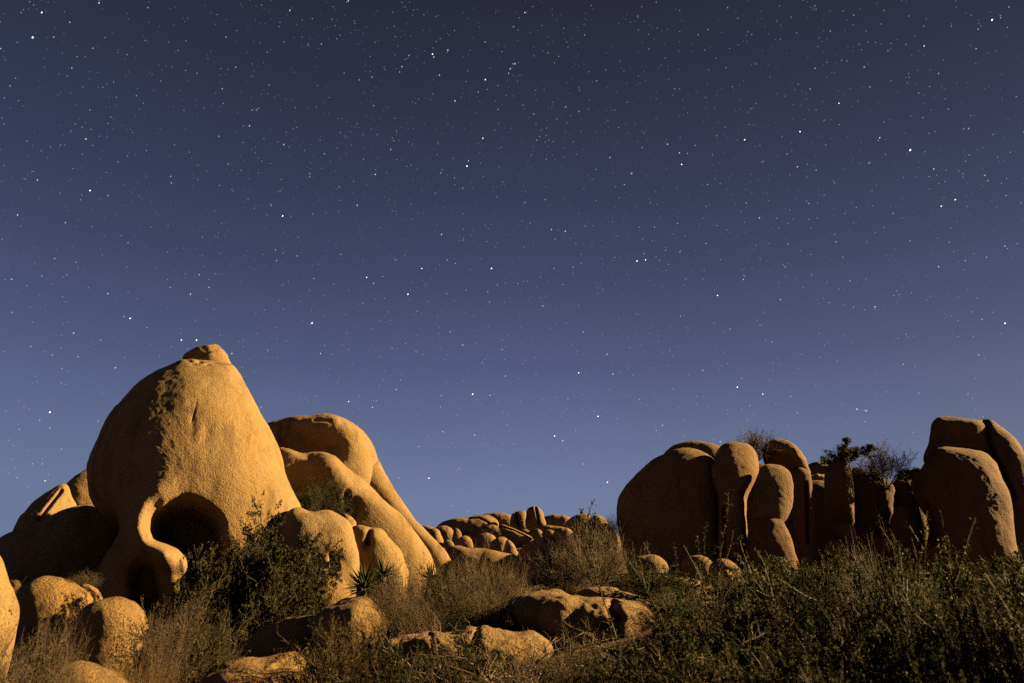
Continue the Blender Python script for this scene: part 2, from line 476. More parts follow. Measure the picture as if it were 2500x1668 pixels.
# ---------- the great skull-shaped rock
EYE = zpx('B', [(1232, 330), (1240, 230), (1290, 140), (1370, 70), (1480, 25), (1600, 30), (1720, 85), (1810, 160), (1850, 230), (1870, 400), (1860, 640), (1750, 800), (1600, 830), (1480, 700), (1505, 610), (1490, 560), (1430, 490), (1350, 430), (1270, 405), (1240, 380)])
NOSE = zpx('B', [(1035, 760), (1042, 690), (1062, 620), (1110, 562), (1170, 546), (1240, 552), (1280, 590), (1300, 650), (1318, 720), (1340, 860), (1300, 1000), (1100, 1000), (1050, 860)])
TEMPLE = zpx('B', [(820, 196), (930, 170), (985, 200), (998, 260), (975, 350), (930, 430), (870, 510), (800, 640), (700, 560), (700, 300)])
def skull_sculpt(V, Q, fr, f):
    de = poly_sdf(Q, EYE)
    dn = poly_sdf(Q, NOSE)
    push = (1.7 * sstep(de, -2, 40) + .34 * np.exp(-np.clip(-de, 0, None) / 15) * (1 - sstep(Q[:, 0] - .35 * (Q[:, 1] - 1280), 385, 425))) * fr
    push = np.maximum(push, (.9 * sstep(dn, -2, 26) + .16 * np.exp(-np.clip(-dn, 0, None) / 9)) * fr)
    push = np.maximum(push, 1.3 * sstep(poly_sdf(Q, TEMPLE), -4, 24))
    # pillar between the sockets and the cheek below it stand forward
    cheek = np.exp(-(np.hypot((Q[:, 0] - 420) / 44, (Q[:, 1] - 1370) / 46)) ** 2)
    push = push - .42 * cheek * fr * (1 - sstep(dn, -4, 10))
    bd = line_dist(Q, zpx('B', [(1420, -330), (1330, -170), (1235, 0), (1160, 160), (1130, 320), (1190, 440), (1330, 540)]))
    hi = sstep(Q[:, 1], 1130, 1290)
    push = push - .50 * hi * np.cos(np.pi / 2 * np.clip(bd / (46 + 55 * (1 - hi)), 0, 1)) ** 2 * fr
    # shallow flakes and dents on the forehead
    for (x, y, rx, ry, a) in ((505, 1060, 16, 30, .03), (470, 1030, 9, 45, .02), (400, 960, 40, 45, .04), (520, 1180, 22, 18, .015)):
        push = push + a * np.exp(-(((Q[:, 0] - x) / rx) ** 2 + ((Q[:, 1] - y) / ry) ** 2)) * fr
    return V + f[None] * push[:, None]
lobe('A', [(1415, 228), (1300, 272), (1180, 322), (1060, 398), (940, 540), (830, 670), (752, 850), (702, 970), (672, 1070), (676, 1170), (694, 1270), (735, 1345), (800, 1405),
           (862, 1440), (915, 1462), (933, 1500), (928, 1550), (905, 1600), (860, 1660), (790, 1745), (745, 1850), (720, 2010), (760, 2130), (1000, 2180), (1500, 2190), (1900, 2170), (2200, 2060), (2270, 1900),
           (2300, 1700), (2310, 1520), (2285, 1400), (2225, 1275), (2180, 1150), (2155, 1030), (2125, 940), (2065, 800), (2000, 700), (1930, 535), (1855, 385), (1805, 305), (1755, 265), (1600, 245)],
     18.0, 'huge domed golden rock shaped like a skull with hollow eye sockets', k=.95, skew=-.10, center=(1400, 1230), p=.95, amp=.008, res=420, sculpt=skull_sculpt, seed=1, sharp=3.0,
     name='skull_rock', cat='rock formation', grooves=[('A', [(1395, 225), (1480, 265), (1560, 250), (1680, 270), (1745, 268)], 3.5, .10), ('A', [(1470, 285), (1560, 292), (1600, 282)], 2.5, .06), ('A', [(1510, 235), (1540, 262)], 4, .09), ('A', [(1505, 560), (1490, 640), (1465, 720)], 2.4, .016)], lean=.12)
lobe('A', [(1385, 236), (1450, 190), (1525, 143), (1570, 130), (1608, 142), (1636, 128), (1700, 166), (1742, 218), (1768, 280), (1700, 330), (1580, 335), (1440, 300)], 18.6,
     'small knobbly capstone perched on the summit of the skull rock', k=1.1, ground=False, amp=.042, nscale=3.4, seed=5, cat='boulder', grooves=[('A', [(1530, 215), (1600, 185)], 4, .05)])
# ---------- behind the skull, to its shaded side
lobe('B', [(-260, 560), (0, 378), (110, 330), (250, 278), (440, 182), (640, 108), (800, 90), (1000, 200), (1060, 400), (1020, 640), (900, 800), (500, 860), (0, 860), (-260, 800)], 21.5,
     'long dark slab sloping down behind the skull rock in its shadow', k=.7, seed=3, amp=.02)
lobe('A', [(80, 1600), (105, 1530), (150, 1452), (230, 1362), (320, 1292), (400, 1242), (470, 1202), (505, 1194), (522, 1222), (545, 1300), (600, 1400), (560, 1560), (400, 1700), (150, 1700)], 27.0,
     'dark rounded outcrop topped by a lit ridge beyond the sloping slab', k=.8, seed=4)
sweep('A', [(462, 1208), (400, 1270), (330, 1350), (240, 1450), (190, 1520), (170, 1560)], [(524, 1222), (505, 1270), (450, 1350), (390, 1440), (330, 1500), (300, 1560)], 25.4,
      'narrow grooved rib of rock catching the light on the shaded outcrop', k=1.0, seed=5, grooves=[('A', [(470, 1250), (360, 1390), (300, 1470)], 4, .16)])
lobe('A', [(500, 1215), (560, 1150), (610, 1112), (668, 1084), (760, 1100), (800, 1300), (740, 1400), (620, 1420), (540, 1380)], 28.5,
     'dark hump of rock wedged behind the back of the skull rock', k=.8, ground=False, seed=6)
# ---------- lit boulders in front of the shaded slab
lobe('B', [(-330, 560), (-160, 480), (-40, 500), (30, 600), (82, 740), (130, 832), (157, 940), (153, 1060), (136, 1180), (60, 1300), (-120, 1400), (-330, 1350)], 10.6,
     'tall smooth golden boulder beside the shaded round boulders', k=.75, seed=7, amp=.012)
lobe('B', [(60, 690), (140, 674), (200, 698), (265, 730), (290, 800), (200, 840), (80, 840), (20, 760)], 16.5, 'small tan rock hump between the golden boulder and the paired boulder', k=.9, seed=8, mat=ROCK_COARSE)
lobe('B', [(118, 860), (160, 795), (280, 722), (340, 698), (430, 689), (540, 710), (620, 745), (690, 790), (760, 850), (800, 930), (780, 1040), (640, 1160), (400, 1190), (180, 1180), (110, 1020)], 14.2,
     'broad coarse boulder split by a crack at its shoulder', k=.85, seed=9, mat=ROCK_COARSE, center=(430, 930))
lobe('B', [(640, 775), (690, 752), (750, 778), (812, 820), (848, 882), (840, 980), (760, 1020), (660, 960), (620, 860)], 14.5, 'curved shoulder flake leaning against the broad coarse boulder', k=1.1, seed=10, mat=ROCK_COARSE)
lobe('B', [(640, 1050), (690, 965), (780, 903), (870, 876), (960, 867), (1050, 885), (1125, 922), (1190, 990), (1210, 1100), (1180, 1230), (1080, 1350), (900, 1430), (720, 1410), (640, 1250)], 12.4,
     'egg-shaped coarse grained boulder behind the olive bush', k=.95, seed=11, mat=ROCK_COARSE)
lobe('B', [(380, 1540), (480, 1445), (590, 1396), (690, 1390), (800, 1430), (960, 1500), (1060, 1600), (900, 1760), (450, 1760)], 8.8, 'low pale rock hump in dry grass below the egg-shaped boulder', k=1.0, seed=12, mat=ROCK_COARSE)
# ---------- slabs below the oak
lobe('K', [(880, 1060), (1100, 930), (1240, 820), (1420, 700), (1640, 612), (1840, 575), (2040, 555), (2200, 600), (2250, 800), (2100, 1100), (1800, 1300), (1200, 1300), (900, 1200)], 11.6,
     'sloping rock slab with a shadowed face below the oak bush', k=.8, seed=13, mat=ROCK_COARSE, smooth=.3)
lobe('K', [(640, 1330), (760, 1250), (940, 1190), (1150, 1150), (1400, 1150), (1600, 1110), (1790, 1066), (1900, 1120), (1960, 1270), (1700, 1500), (1000, 1560), (640, 1480)], 9.6,
     'wavy low rock ledge below the sloping slab', k=1.6, seed=14, mat=ROCK_COARSE, grooves=[('K', [(1560, 1250), (1700, 1180), (1800, 1150)], 12, .12)])
lobe('K', [(480, 1480), (700, 1330), (1000, 1290), (1400, 1320), (1900, 1290), (2060, 1400), (2000, 1650), (1200, 1750), (520, 1700)], 8.6, 'dark shaded ledge of rock in front of the wavy ledge', k=.8, seed=15, mat=ROCK_COARSE)
lobe('D', [(520, 900), (580, 845), (640, 792), (760, 735), (880, 706), (1000, 720), (1090, 800), (1152, 880), (1170, 970), (1120, 1060), (900, 1100), (640, 1060)], 11.2,
     'coarse knoll of rock that carries the yuccas', k=1.5, seed=16, mat=ROCK_COARSE, amp=.03)
lobe('D', [(1225, 890), (1260, 865), (1305, 885), (1310, 940), (1270, 1000), (1220, 980)], 11.0, 'small yellow lit stone beside the yucca knoll', k=1.0, seed=17, mat=ROCK_COARSE)
lobe('D', [(1120, 1090), (1300, 1030), (1480, 985), (1650, 1000), (1800, 960), (2000, 945), (2200, 985), (2400, 1000), (2520, 1150), (2200, 1350), (1600, 1400), (1200, 1300)], 10.2,
     'broad low granite bank seen through the bare branches', k=2.2, seed=18, mat=ROCK_COARSE, amp=.028, nscale=6, p=.8, grooves=[('D', [(1500, 990), (1560, 1100), (1540, 1250)], 6, .25), ('D', [(1900, 960), (1860, 1080), (1950, 1200)], 6, .25)])
# ---------- big rock behind and beside the skull
lobe('C', [(60, 420), (185, 342), (250, 314), (390, 292), (500, 290), (570, 268), (640, 251), (720, 262), (830, 290), (930, 342), (1020, 422), (1080, 510), (1130, 602), (1140, 690), (1080, 770), (960, 800), (860, 740),
           (760, 660), (650, 600), (500, 590), (400, 560), (270, 520), (120, 500)], 22.5,
     'arched golden head of rock rising behind the skull rock', k=1.0, seed=19, center=(760, 480), p=.85, amp=.012, res=260, sharp=1.5,
     grooves=[('C', [(330, 300), (300, 420), (260, 480)], 14, .35), ('C', [(430, 420), (560, 470), (700, 520)], 30, .45), ('C', [(590, 262), (720, 268)], 4, .06)])
sweep('C', [(560, 400), (680, 560), (780, 690), (880, 790), (1020, 930), (1220, 1110), (1360, 1230), (1460, 1350), (1530, 1460), (1560, 1600), (1540, 1750)],
      [(870, 310), (960, 368), (1030, 432), (1082, 512), (1130, 604), (1190, 722), (1250, 828), (1310, 920), (1440, 1110), (1530, 1200), (1620, 1290), (1690, 1360), (1768, 1490), (1810, 1600), (1820, 1750)], 22.3,
      'long golden spur of rock running down from the arched head', k=.95, seed=20, n=150, m=72, d2=19.9, cap=.05, amp=.01,
      grooves=[('C', [(930, 735), (985, 690), (1060, 640), (1125, 600)], 3.5, .16)])
lobe('C', [(200, 640), (285, 516), (400, 536), (480, 566), (560, 560), (650, 556), (740, 602), (800, 660), (900, 738), (1000, 800), (1100, 898), (1200, 1000), (1340, 1120), (1480, 1260), (1560, 1360), (1606, 1440), (1625, 1600),
           (1500, 1750), (1200, 1750), (900, 1600), (600, 1400), (400, 1200), (250, 950)], 20,
     'smooth golden flank of rock between skull rock and long spur', k=.75, seed=21, center=(860, 1000), p=.85, amp=.014, res=320, sharp=1.5,
     grooves=[('C', [(862, 880), (860, 960), (858, 1065)], 5, .35), ('C', [(935, 960), (925, 1070)], 9, .2), ('C', [(480, 640), (520, 760), (500, 860)], 40, .25)])
lobe('C', [(790, 1075), (820, 1058), (860, 1066), (910, 1100), (945, 1148), (930, 1230), (850, 1240), (790, 1160)], 18.2, 'small lit stone wedged behind the paired golden boulders', k=1.0, seed=22)
lobe('C', [(880, 1180), (928, 1150), (990, 1149), (1060, 1174), (1150, 1196), (1230, 1270), (1300, 1360), (1342, 1450), (1375, 1540), (1360, 1680), (1150, 1720), (950, 1680), (900, 1450)], 17.3,
     'pale golden boulder with a dark notch beside the bulging boulder', k=.9, seed=23, grooves=[('C', [(1052, 1205), (1046, 1250), (1040, 1300)], 6, .2), ('C', [(1045, 1310), (1030, 1350)], 9, .1)])
lobe('C', [(280, 1180), (320, 1095), (370, 1050), (440, 1021), (560, 1037), (680, 1027), (740, 1044), (810, 1098), (880, 1160), (922, 1240), (955, 1360), (966, 1460), (950, 1560), (880, 1650), (600, 1680), (380, 1640), (280, 1450)], 16.3,
     'bulging golden boulder with a small pit beside the oak bush', k=.8, seed=24, amp=.018, p=.9,
     grooves=[('D', [(712, 360), (722, 410), (738, 450)], 7, .34), ('D', [(770, 380), (800, 420)], 14, .07), ('C', [(700, 1090), (660, 1250), (600, 1400)], 50, .12)])
lobe('D', [(350, 880), (420, 760), (490, 580), (560, 500), (640, 458), (720, 470), (790, 520), (845, 610), (862, 700), (840, 800), (700, 900), (500, 930)], 15.4,
     'low swelling of coarse rock at the foot of the bulging boulder', k=.8, seed=25, mat=ROCK_COARSE)
# ---------- far ridge of piled boulders
RG = 'boulders piled along the far ridge'
FAR = [
 (45, 'long whaleback boulder along the crest of the far ridge', [(245, 350), (290, 305), (400, 275), (560, 250), (620, 228), (700, 222), (780, 240), (835, 275), (855, 340), (800, 430), (500, 450), (300, 420)]),
 (50, 'flat-topped boulder behind the whaleback boulder on the ridge', [(690, 225), (780, 208), (880, 203), (950, 222), (990, 260), (960, 340), (850, 340), (760, 300)]),
 (44.5, 'upright block with a lit slit side on the ridge crest', [(962, 310), (972, 225), (1020, 196), (1100, 188), (1118, 260), (1124, 350), (1060, 378), (960, 355)]),
 (43.5, 'tallest upright block standing on the ridge crest', [(1110, 350), (1115, 220), (1130, 165), (1170, 145), (1215, 148), (1270, 190), (1281, 240), (1302, 335), (1220, 352), (1140, 360)]),
 (49, 'angular brown boulder behind the tallest upright block', [(1270, 255), (1330, 230), (1400, 219), (1500, 235), (1540, 262), (1500, 320), (1440, 350), (1300, 345)]),
 (42, 'bright oval boulder on the ridge beside the dark cliff', [(1478, 340), (1510, 280), (1570, 235), (1640, 215), (1710, 220), (1742, 245), (1720, 320), (1680, 375), (1620, 395), (1550, 395), (1500, 375)]),
 (40.5, 'rounded lit boulder between the oval boulder and dark cliff', [(1670, 370), (1700, 290), (1750, 240), (1810, 228), (1860, 250), (1892, 300), (1910, 380), (1800, 430), (1700, 430)]),
 (38, 'small round boulder resting at the rim of the shaded slab', [(1365, 430), (1390, 370), (1440, 345), (1510, 350), (1558, 388), (1530, 440), (1450, 480), (1390, 480)]),
 (23.6, 'large shaded slab tilted across the middle of the ridge', [(975, 720), (1040, 600), (1060, 545), (1150, 490), (1280, 430), (1365, 422), (1420, 480), (1400, 620), (1320, 740), (1150, 800)]),
 (23.4, 'dark boulder filling the hollow behind the big brown shrub', [(1340, 640), (1400, 500), (1480, 450), (1600, 390), (1700, 358), (1800, 318), (1890, 308), (1960, 400), (1950, 650), (1600, 760)]),
 (42, 'domed boulder below the whaleback on the lit slope', [(650, 400), (700, 345), (790, 322), (870, 340), (945, 380), (930, 440), (820, 470), (720, 450)]),
 (40, 'long cracked slab lying on the lit ridge slope', [(840, 322), (920, 328), (1050, 378), (1150, 428), (1200, 465), (1130, 520), (1040, 560), (970, 500), (900, 420)]),
 (37, 'round brown boulder above the split boulder', [(625, 470), (650, 420), (700, 400), (750, 397), (800, 420), (828, 460), (800, 530), (740, 560), (650, 545)]),
 (36.5, 'shaded half of a split boulder on the ridge', [(755, 510), (815, 458), (870, 435), (935, 455), (925, 520), (900, 600), (840, 610), (780, 560)]),
 (35.5, 'lit half of a split boulder on the ridge', [(930, 462), (975, 480), (1015, 535), (1043, 615), (1030, 660), (960, 670), (885, 620), (905, 530)]),
 (38, 'smooth boulder under the shaded end of the whaleback', [(245, 355), (300, 328), (360, 332), (410, 365), (425, 440), (390, 500), (310, 470), (260, 410)]),
 (37, 'thin upright stone beside the smooth ridge boulder', [(405, 470), (425, 370), (445, 348), (480, 375), (500, 430), (480, 490), (430, 500)]),
 (35.5, 'half-lit round boulder on the lower ridge', [(445, 490), (490, 434), (550, 428), (600, 475), (600, 550), (500, 570), (445, 540)]),
 (34, 'golden boulder leaning behind the foot of the long spur', [(155, 375), (220, 357), (280, 375), (312, 440), (337, 530), (320, 600), (240, 560), (180, 470)]),
 (41, 'small flat stone on the skyline beside the long spur', [(100, 345), (160, 325), (210, 340), (240, 370), (200, 400), (120, 390)]),
 (33.5, 'low lit stone in the gap below the golden ridge boulder', [(318, 490), (360, 461), (400, 475), (428, 510), (410, 550), (340, 550)]),
 (31, 'broad lit slope rock behind the dry brown shrubs', [(330, 560), (420, 524), (520, 545), (700, 550), (860, 590), (1040, 615), (1060, 680), (990, 760), (800, 860), (450, 860), (350, 700)]),
 (40.5, 'little stone at the lower corner of the cracked slab', [(1050, 385), (1100, 361), (1150, 380), (1190, 425), (1150, 450), (1080, 440)]),
 (39.5, 'little brown stone under the tallest upright block', [(1172, 440), (1185, 385), (1240, 364), (1288, 428), (1250, 460), (1190, 460)]),
 (40.5, 'flat tan stone below the angular brown boulder', [(1225, 355), (1300, 324), (1400, 334), (1490, 348), (1440, 400), (1320, 410), (1240, 390)]),
 (39, 'dark wedge stone beside the little brown stone', [(1262, 400), (1330, 364), (1390, 392), (1370, 440), (1290, 445)]),
 (22.5, 'dark dome of rock in the shaded hollow beside the dry shrub', [(1050, 820), (1090, 720), (1150, 655), (1230, 638), (1310, 680), (1350, 800), (1320, 980), (1200, 1040), (1060, 1000)]),
]
FAR.append((53, 'brown rock mass forming the core of the far ridge', [(180, 420), (300, 360), (560, 300), (800, 262), (1000, 300), (1300, 290), (1600, 300), (1900, 320), (2000, 420), (1950, 620), (200, 620)]))
FG = {2: [('E', [(1020, 210), (1035, 290), (1060, 365)], 3, .5)], 3: [('E', [(1205, 150), (1225, 230), (1240, 330)], 2.5, .3)], 11: [('E', [(850, 325), (1000, 372), (1150, 445)], 1.6, .3)],
      0: [('E', [(560, 262), (660, 250), (740, 290), (790, 330)], 1.6, .25)]}
for i, (d, lab, pts) in enumerate(FAR):
    lobe('E', pts, d, lab, k=.95, mat=ROCK_FAR, seed=30 + i, group=RG, p=.8 if i in (2, 3) else .95, amp=.02, ground=(i in (8, 9, 18, 21, 26)), grooves=FG.get(i), res=110 if len(pts) > 6 else 72)
# ---------- cliff of boulders on the right
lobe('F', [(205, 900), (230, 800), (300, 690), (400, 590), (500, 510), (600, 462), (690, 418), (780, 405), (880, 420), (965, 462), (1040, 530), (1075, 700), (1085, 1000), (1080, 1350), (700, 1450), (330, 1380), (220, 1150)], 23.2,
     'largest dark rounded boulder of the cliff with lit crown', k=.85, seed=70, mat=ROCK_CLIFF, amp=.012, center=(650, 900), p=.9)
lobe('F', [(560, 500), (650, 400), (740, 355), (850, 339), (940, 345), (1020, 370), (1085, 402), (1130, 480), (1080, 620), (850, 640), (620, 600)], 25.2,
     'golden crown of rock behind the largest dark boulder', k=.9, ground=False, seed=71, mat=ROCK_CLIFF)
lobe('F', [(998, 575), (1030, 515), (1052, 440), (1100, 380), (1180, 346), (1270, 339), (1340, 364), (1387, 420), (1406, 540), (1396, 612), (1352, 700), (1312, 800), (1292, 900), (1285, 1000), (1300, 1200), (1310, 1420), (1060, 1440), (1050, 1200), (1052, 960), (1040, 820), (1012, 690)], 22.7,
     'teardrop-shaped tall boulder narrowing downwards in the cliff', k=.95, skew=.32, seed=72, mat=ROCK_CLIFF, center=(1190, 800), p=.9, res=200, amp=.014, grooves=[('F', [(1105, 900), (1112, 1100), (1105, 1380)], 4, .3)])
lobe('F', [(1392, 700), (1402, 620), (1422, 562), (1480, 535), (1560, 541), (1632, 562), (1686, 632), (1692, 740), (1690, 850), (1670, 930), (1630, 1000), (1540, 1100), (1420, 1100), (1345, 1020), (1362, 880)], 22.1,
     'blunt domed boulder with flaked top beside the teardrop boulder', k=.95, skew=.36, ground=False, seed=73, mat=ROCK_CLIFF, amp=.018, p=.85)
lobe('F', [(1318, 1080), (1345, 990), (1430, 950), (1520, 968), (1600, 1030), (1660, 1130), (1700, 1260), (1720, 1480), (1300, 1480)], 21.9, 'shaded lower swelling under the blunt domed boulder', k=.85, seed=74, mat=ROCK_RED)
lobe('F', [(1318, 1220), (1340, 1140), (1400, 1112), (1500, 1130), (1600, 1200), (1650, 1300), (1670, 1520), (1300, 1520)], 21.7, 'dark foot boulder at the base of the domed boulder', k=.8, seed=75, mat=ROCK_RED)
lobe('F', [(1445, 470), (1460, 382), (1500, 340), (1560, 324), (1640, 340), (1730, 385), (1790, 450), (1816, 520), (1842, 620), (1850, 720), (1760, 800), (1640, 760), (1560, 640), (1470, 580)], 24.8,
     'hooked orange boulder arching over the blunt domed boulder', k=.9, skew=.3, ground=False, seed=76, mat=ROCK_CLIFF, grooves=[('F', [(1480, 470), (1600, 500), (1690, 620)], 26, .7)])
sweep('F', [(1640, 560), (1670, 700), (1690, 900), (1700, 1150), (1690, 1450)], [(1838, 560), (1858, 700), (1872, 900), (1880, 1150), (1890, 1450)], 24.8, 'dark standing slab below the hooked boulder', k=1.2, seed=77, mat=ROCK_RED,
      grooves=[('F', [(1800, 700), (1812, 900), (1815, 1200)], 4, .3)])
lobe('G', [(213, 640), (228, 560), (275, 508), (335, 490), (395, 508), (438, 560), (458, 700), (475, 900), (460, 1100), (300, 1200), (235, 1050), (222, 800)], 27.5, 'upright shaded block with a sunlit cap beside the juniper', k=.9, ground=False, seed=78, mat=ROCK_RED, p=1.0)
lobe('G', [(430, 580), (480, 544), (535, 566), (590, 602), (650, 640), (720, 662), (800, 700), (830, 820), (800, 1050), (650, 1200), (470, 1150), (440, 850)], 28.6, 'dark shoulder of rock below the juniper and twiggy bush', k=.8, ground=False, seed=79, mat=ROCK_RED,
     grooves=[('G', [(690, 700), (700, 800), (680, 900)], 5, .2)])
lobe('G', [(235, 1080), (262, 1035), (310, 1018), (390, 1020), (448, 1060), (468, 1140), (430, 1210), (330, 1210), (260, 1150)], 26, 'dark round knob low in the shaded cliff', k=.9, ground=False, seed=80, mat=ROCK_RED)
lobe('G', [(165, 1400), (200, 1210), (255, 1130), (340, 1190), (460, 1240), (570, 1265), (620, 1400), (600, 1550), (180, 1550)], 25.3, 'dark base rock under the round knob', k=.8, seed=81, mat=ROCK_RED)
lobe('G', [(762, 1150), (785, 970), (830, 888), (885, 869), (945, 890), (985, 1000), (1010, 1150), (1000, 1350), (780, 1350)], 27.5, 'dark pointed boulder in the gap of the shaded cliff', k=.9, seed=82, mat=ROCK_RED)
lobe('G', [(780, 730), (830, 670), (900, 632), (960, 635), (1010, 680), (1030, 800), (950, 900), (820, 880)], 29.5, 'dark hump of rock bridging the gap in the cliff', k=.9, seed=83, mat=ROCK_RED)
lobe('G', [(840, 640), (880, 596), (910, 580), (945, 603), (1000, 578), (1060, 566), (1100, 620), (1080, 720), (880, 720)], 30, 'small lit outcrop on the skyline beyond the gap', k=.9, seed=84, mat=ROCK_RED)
lobe('G', [(968, 730), (988, 672), (1060, 574), (1110, 490), (1190, 418), (1300, 400), (1440, 402), (1560, 410), (1645, 450), (1712, 522), (1735, 612), (1782, 692), (1812, 782), (1822, 900), (1828, 1020), (1860, 1180), (1890, 1350), (1880, 1550),
           (1250, 1550), (1200, 1250), (1140, 1080), (1060, 960), (1000, 850)], 28,
     'massive bulbous reddish boulder of the cliff under a flat block', k=.85, skew=.5, seed=85, mat=ROCK_RED, center=(1430, 880), p=.85, amp=.014, res=260,
     grooves=[('G', [(1090, 880), (1120, 990), (1190, 1160)], 7, .35), ('G', [(1280, 520), (1450, 640), (1500, 760)], 22, .10)])
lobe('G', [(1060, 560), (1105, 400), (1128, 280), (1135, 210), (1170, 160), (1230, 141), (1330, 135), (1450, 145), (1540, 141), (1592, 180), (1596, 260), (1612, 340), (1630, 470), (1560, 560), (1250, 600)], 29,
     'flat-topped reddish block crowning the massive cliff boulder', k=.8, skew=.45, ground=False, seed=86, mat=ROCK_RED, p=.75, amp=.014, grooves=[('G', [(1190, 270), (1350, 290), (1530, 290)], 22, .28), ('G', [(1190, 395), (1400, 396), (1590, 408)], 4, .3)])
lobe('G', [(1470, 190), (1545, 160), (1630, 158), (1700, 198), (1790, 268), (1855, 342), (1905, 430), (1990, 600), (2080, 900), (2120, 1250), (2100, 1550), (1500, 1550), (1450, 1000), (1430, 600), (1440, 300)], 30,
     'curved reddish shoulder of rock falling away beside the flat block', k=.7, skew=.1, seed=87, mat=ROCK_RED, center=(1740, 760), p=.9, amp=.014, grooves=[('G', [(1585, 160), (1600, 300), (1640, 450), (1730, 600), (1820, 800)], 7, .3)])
lobe('F', [(1780, 560), (1850, 535), (1950, 529), (2000, 545), (2080, 560), (2080, 660), (1780, 660)], 75, 'distant brown scrub-covered hill seen through the cliff gap', k=.8, seed=88, mat=ROCK_RED, name='distant_hill', cat='hill', ground=True, amp=.03, nscale=6)
lobe('F', [(1800, 640), (1860, 626), (1960, 628), (2020, 650), (2000, 720), (1820, 720)], 34, 'flat lit slab seen through the cliff gap', k=.9, seed=89, mat=ROCK_COARSE)
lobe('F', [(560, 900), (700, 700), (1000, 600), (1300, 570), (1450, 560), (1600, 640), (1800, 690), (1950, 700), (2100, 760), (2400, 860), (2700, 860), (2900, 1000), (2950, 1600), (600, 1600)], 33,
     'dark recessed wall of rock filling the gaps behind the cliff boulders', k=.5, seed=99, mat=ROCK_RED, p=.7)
# ---------- slabs and stones in the scrub
lobe('H', [(-30, 640), (60, 580), (160, 558), (250, 530), (380, 521), (460, 540), (600, 565), (760, 580), (880, 595), (1000, 602), (1100, 622), (1190, 665), (1260, 740), (1280, 950), (1000, 1080), (500, 1050), (100, 900)], 11.6,
     'wide rough slab with a dark pit in the open scrub', k=2.2, seed=90, mat=ROCK_COARSE, amp=.022, nscale=6, p=.78,
     grooves=[('H', [(895, 630), (890, 690), (935, 760)], 11, .5), ('H', [(935, 780), (940, 870), (920, 960)], 5, .2), ('H', [(790, 810), (880, 830)], 8, .16), ('H', [(600, 600), (560, 720), (620, 860)], 20, .12)])
lobe('H', [(520, 560), (600, 515), (690, 490), (790, 480), (900, 490), (1000, 530), (1110, 562), (1220, 610), (1200, 720), (900, 720), (640, 680)], 13.2, 'thin tan ledge behind the wide rough slab', k=1.1, seed=91, mat=ROCK_COARSE)
lobe('H', [(900, 520), (970, 440), (1060, 420), (1200, 388), (1330, 380), (1480, 400), (1600, 406), (1685, 460), (1715, 525), (1720, 640), (1400, 720), (1000, 680)], 14.6, 'rounded lit slab under the green scrub', k=.8, seed=92, mat=ROCK_COARSE)
lobe('H', [(1020, 350), (1055, 290), (1080, 222), (1160, 204), (1280, 210), (1350, 260), (1380, 360), (1250, 440), (1060, 410)], 16.2, 'squat lit boulder at the foot of the largest dark boulder', k=.9, seed=93, mat=ROCK_COARSE)
lobe('H', [(1500, 250), (1580, 210), (1650, 207), (1730, 225), (1775, 268), (1780, 350), (1650, 380), (1520, 340)], 16.6, 'small lit boulder at the foot of the teardrop boulder', k=.9, seed=94, mat=ROCK_COARSE)
lobe('H', [(1735, 310), (1800, 252), (1870, 239), (1940, 260), (1990, 300), (2030, 345), (2010, 420), (1880, 440), (1760, 400)], 15.6, 'dark-faced round boulder among green bushes below the cliff', k=.9, seed=95, mat=ROCK_COARSE)
lobe('H', [(1835, 370), (1870, 338), (1925, 338), (1960, 390), (1940, 460), (1860, 460)], 14.4, 'little lit stone below the dark-faced round boulder', k=.9, seed=96, mat=ROCK_COARSE)
lobe('H', [(2080, 380), (2120, 330), (2180, 340), (2240, 420), (2230, 500), (2110, 500)], 13.2, 'little lit stone half hidden in a green bush', k=.9, seed=97, mat=ROCK_COARSE)
lobe('I', [(1235, 790), (1290, 692), (1370, 650), (1450, 644), (1520, 680), (1572, 740), (1595, 820), (1580, 930), (1400, 980), (1260, 920)], 10.4, 'brown lit boulder peeping through the thorny bush', k=.9, seed=98, mat=ROCK_RED)

lobe('W', [(-3.4, 0), (-3.2, 2.3), (-2.0, 4.1), (0, 4.85), (2.0, 4.3), (3.2, 2.5), (3.4, 0), (0, -.6)], 14.5, 'big unseen boulder added to shade the ragged wands', az=57, k=1.0, mat=ROCK_RED, seed=110)  # added outside the view so that its shadow darkens the scrub in front
lobe('W', [(-3.2, 1), (-3.0, 3.2), (-1.6, 5.0), (.5, 5.7), (2.4, 5.0), (3.4, 2.6), (3.4, .6), (0, 0)], 23.0, 'unseen weathered boulder added past the curved rock shoulder to shade the cliff foot', az=47, k=.9, mat=ROCK_RED, seed=111)  # added outside the view to shade the sandy ground below the cliff
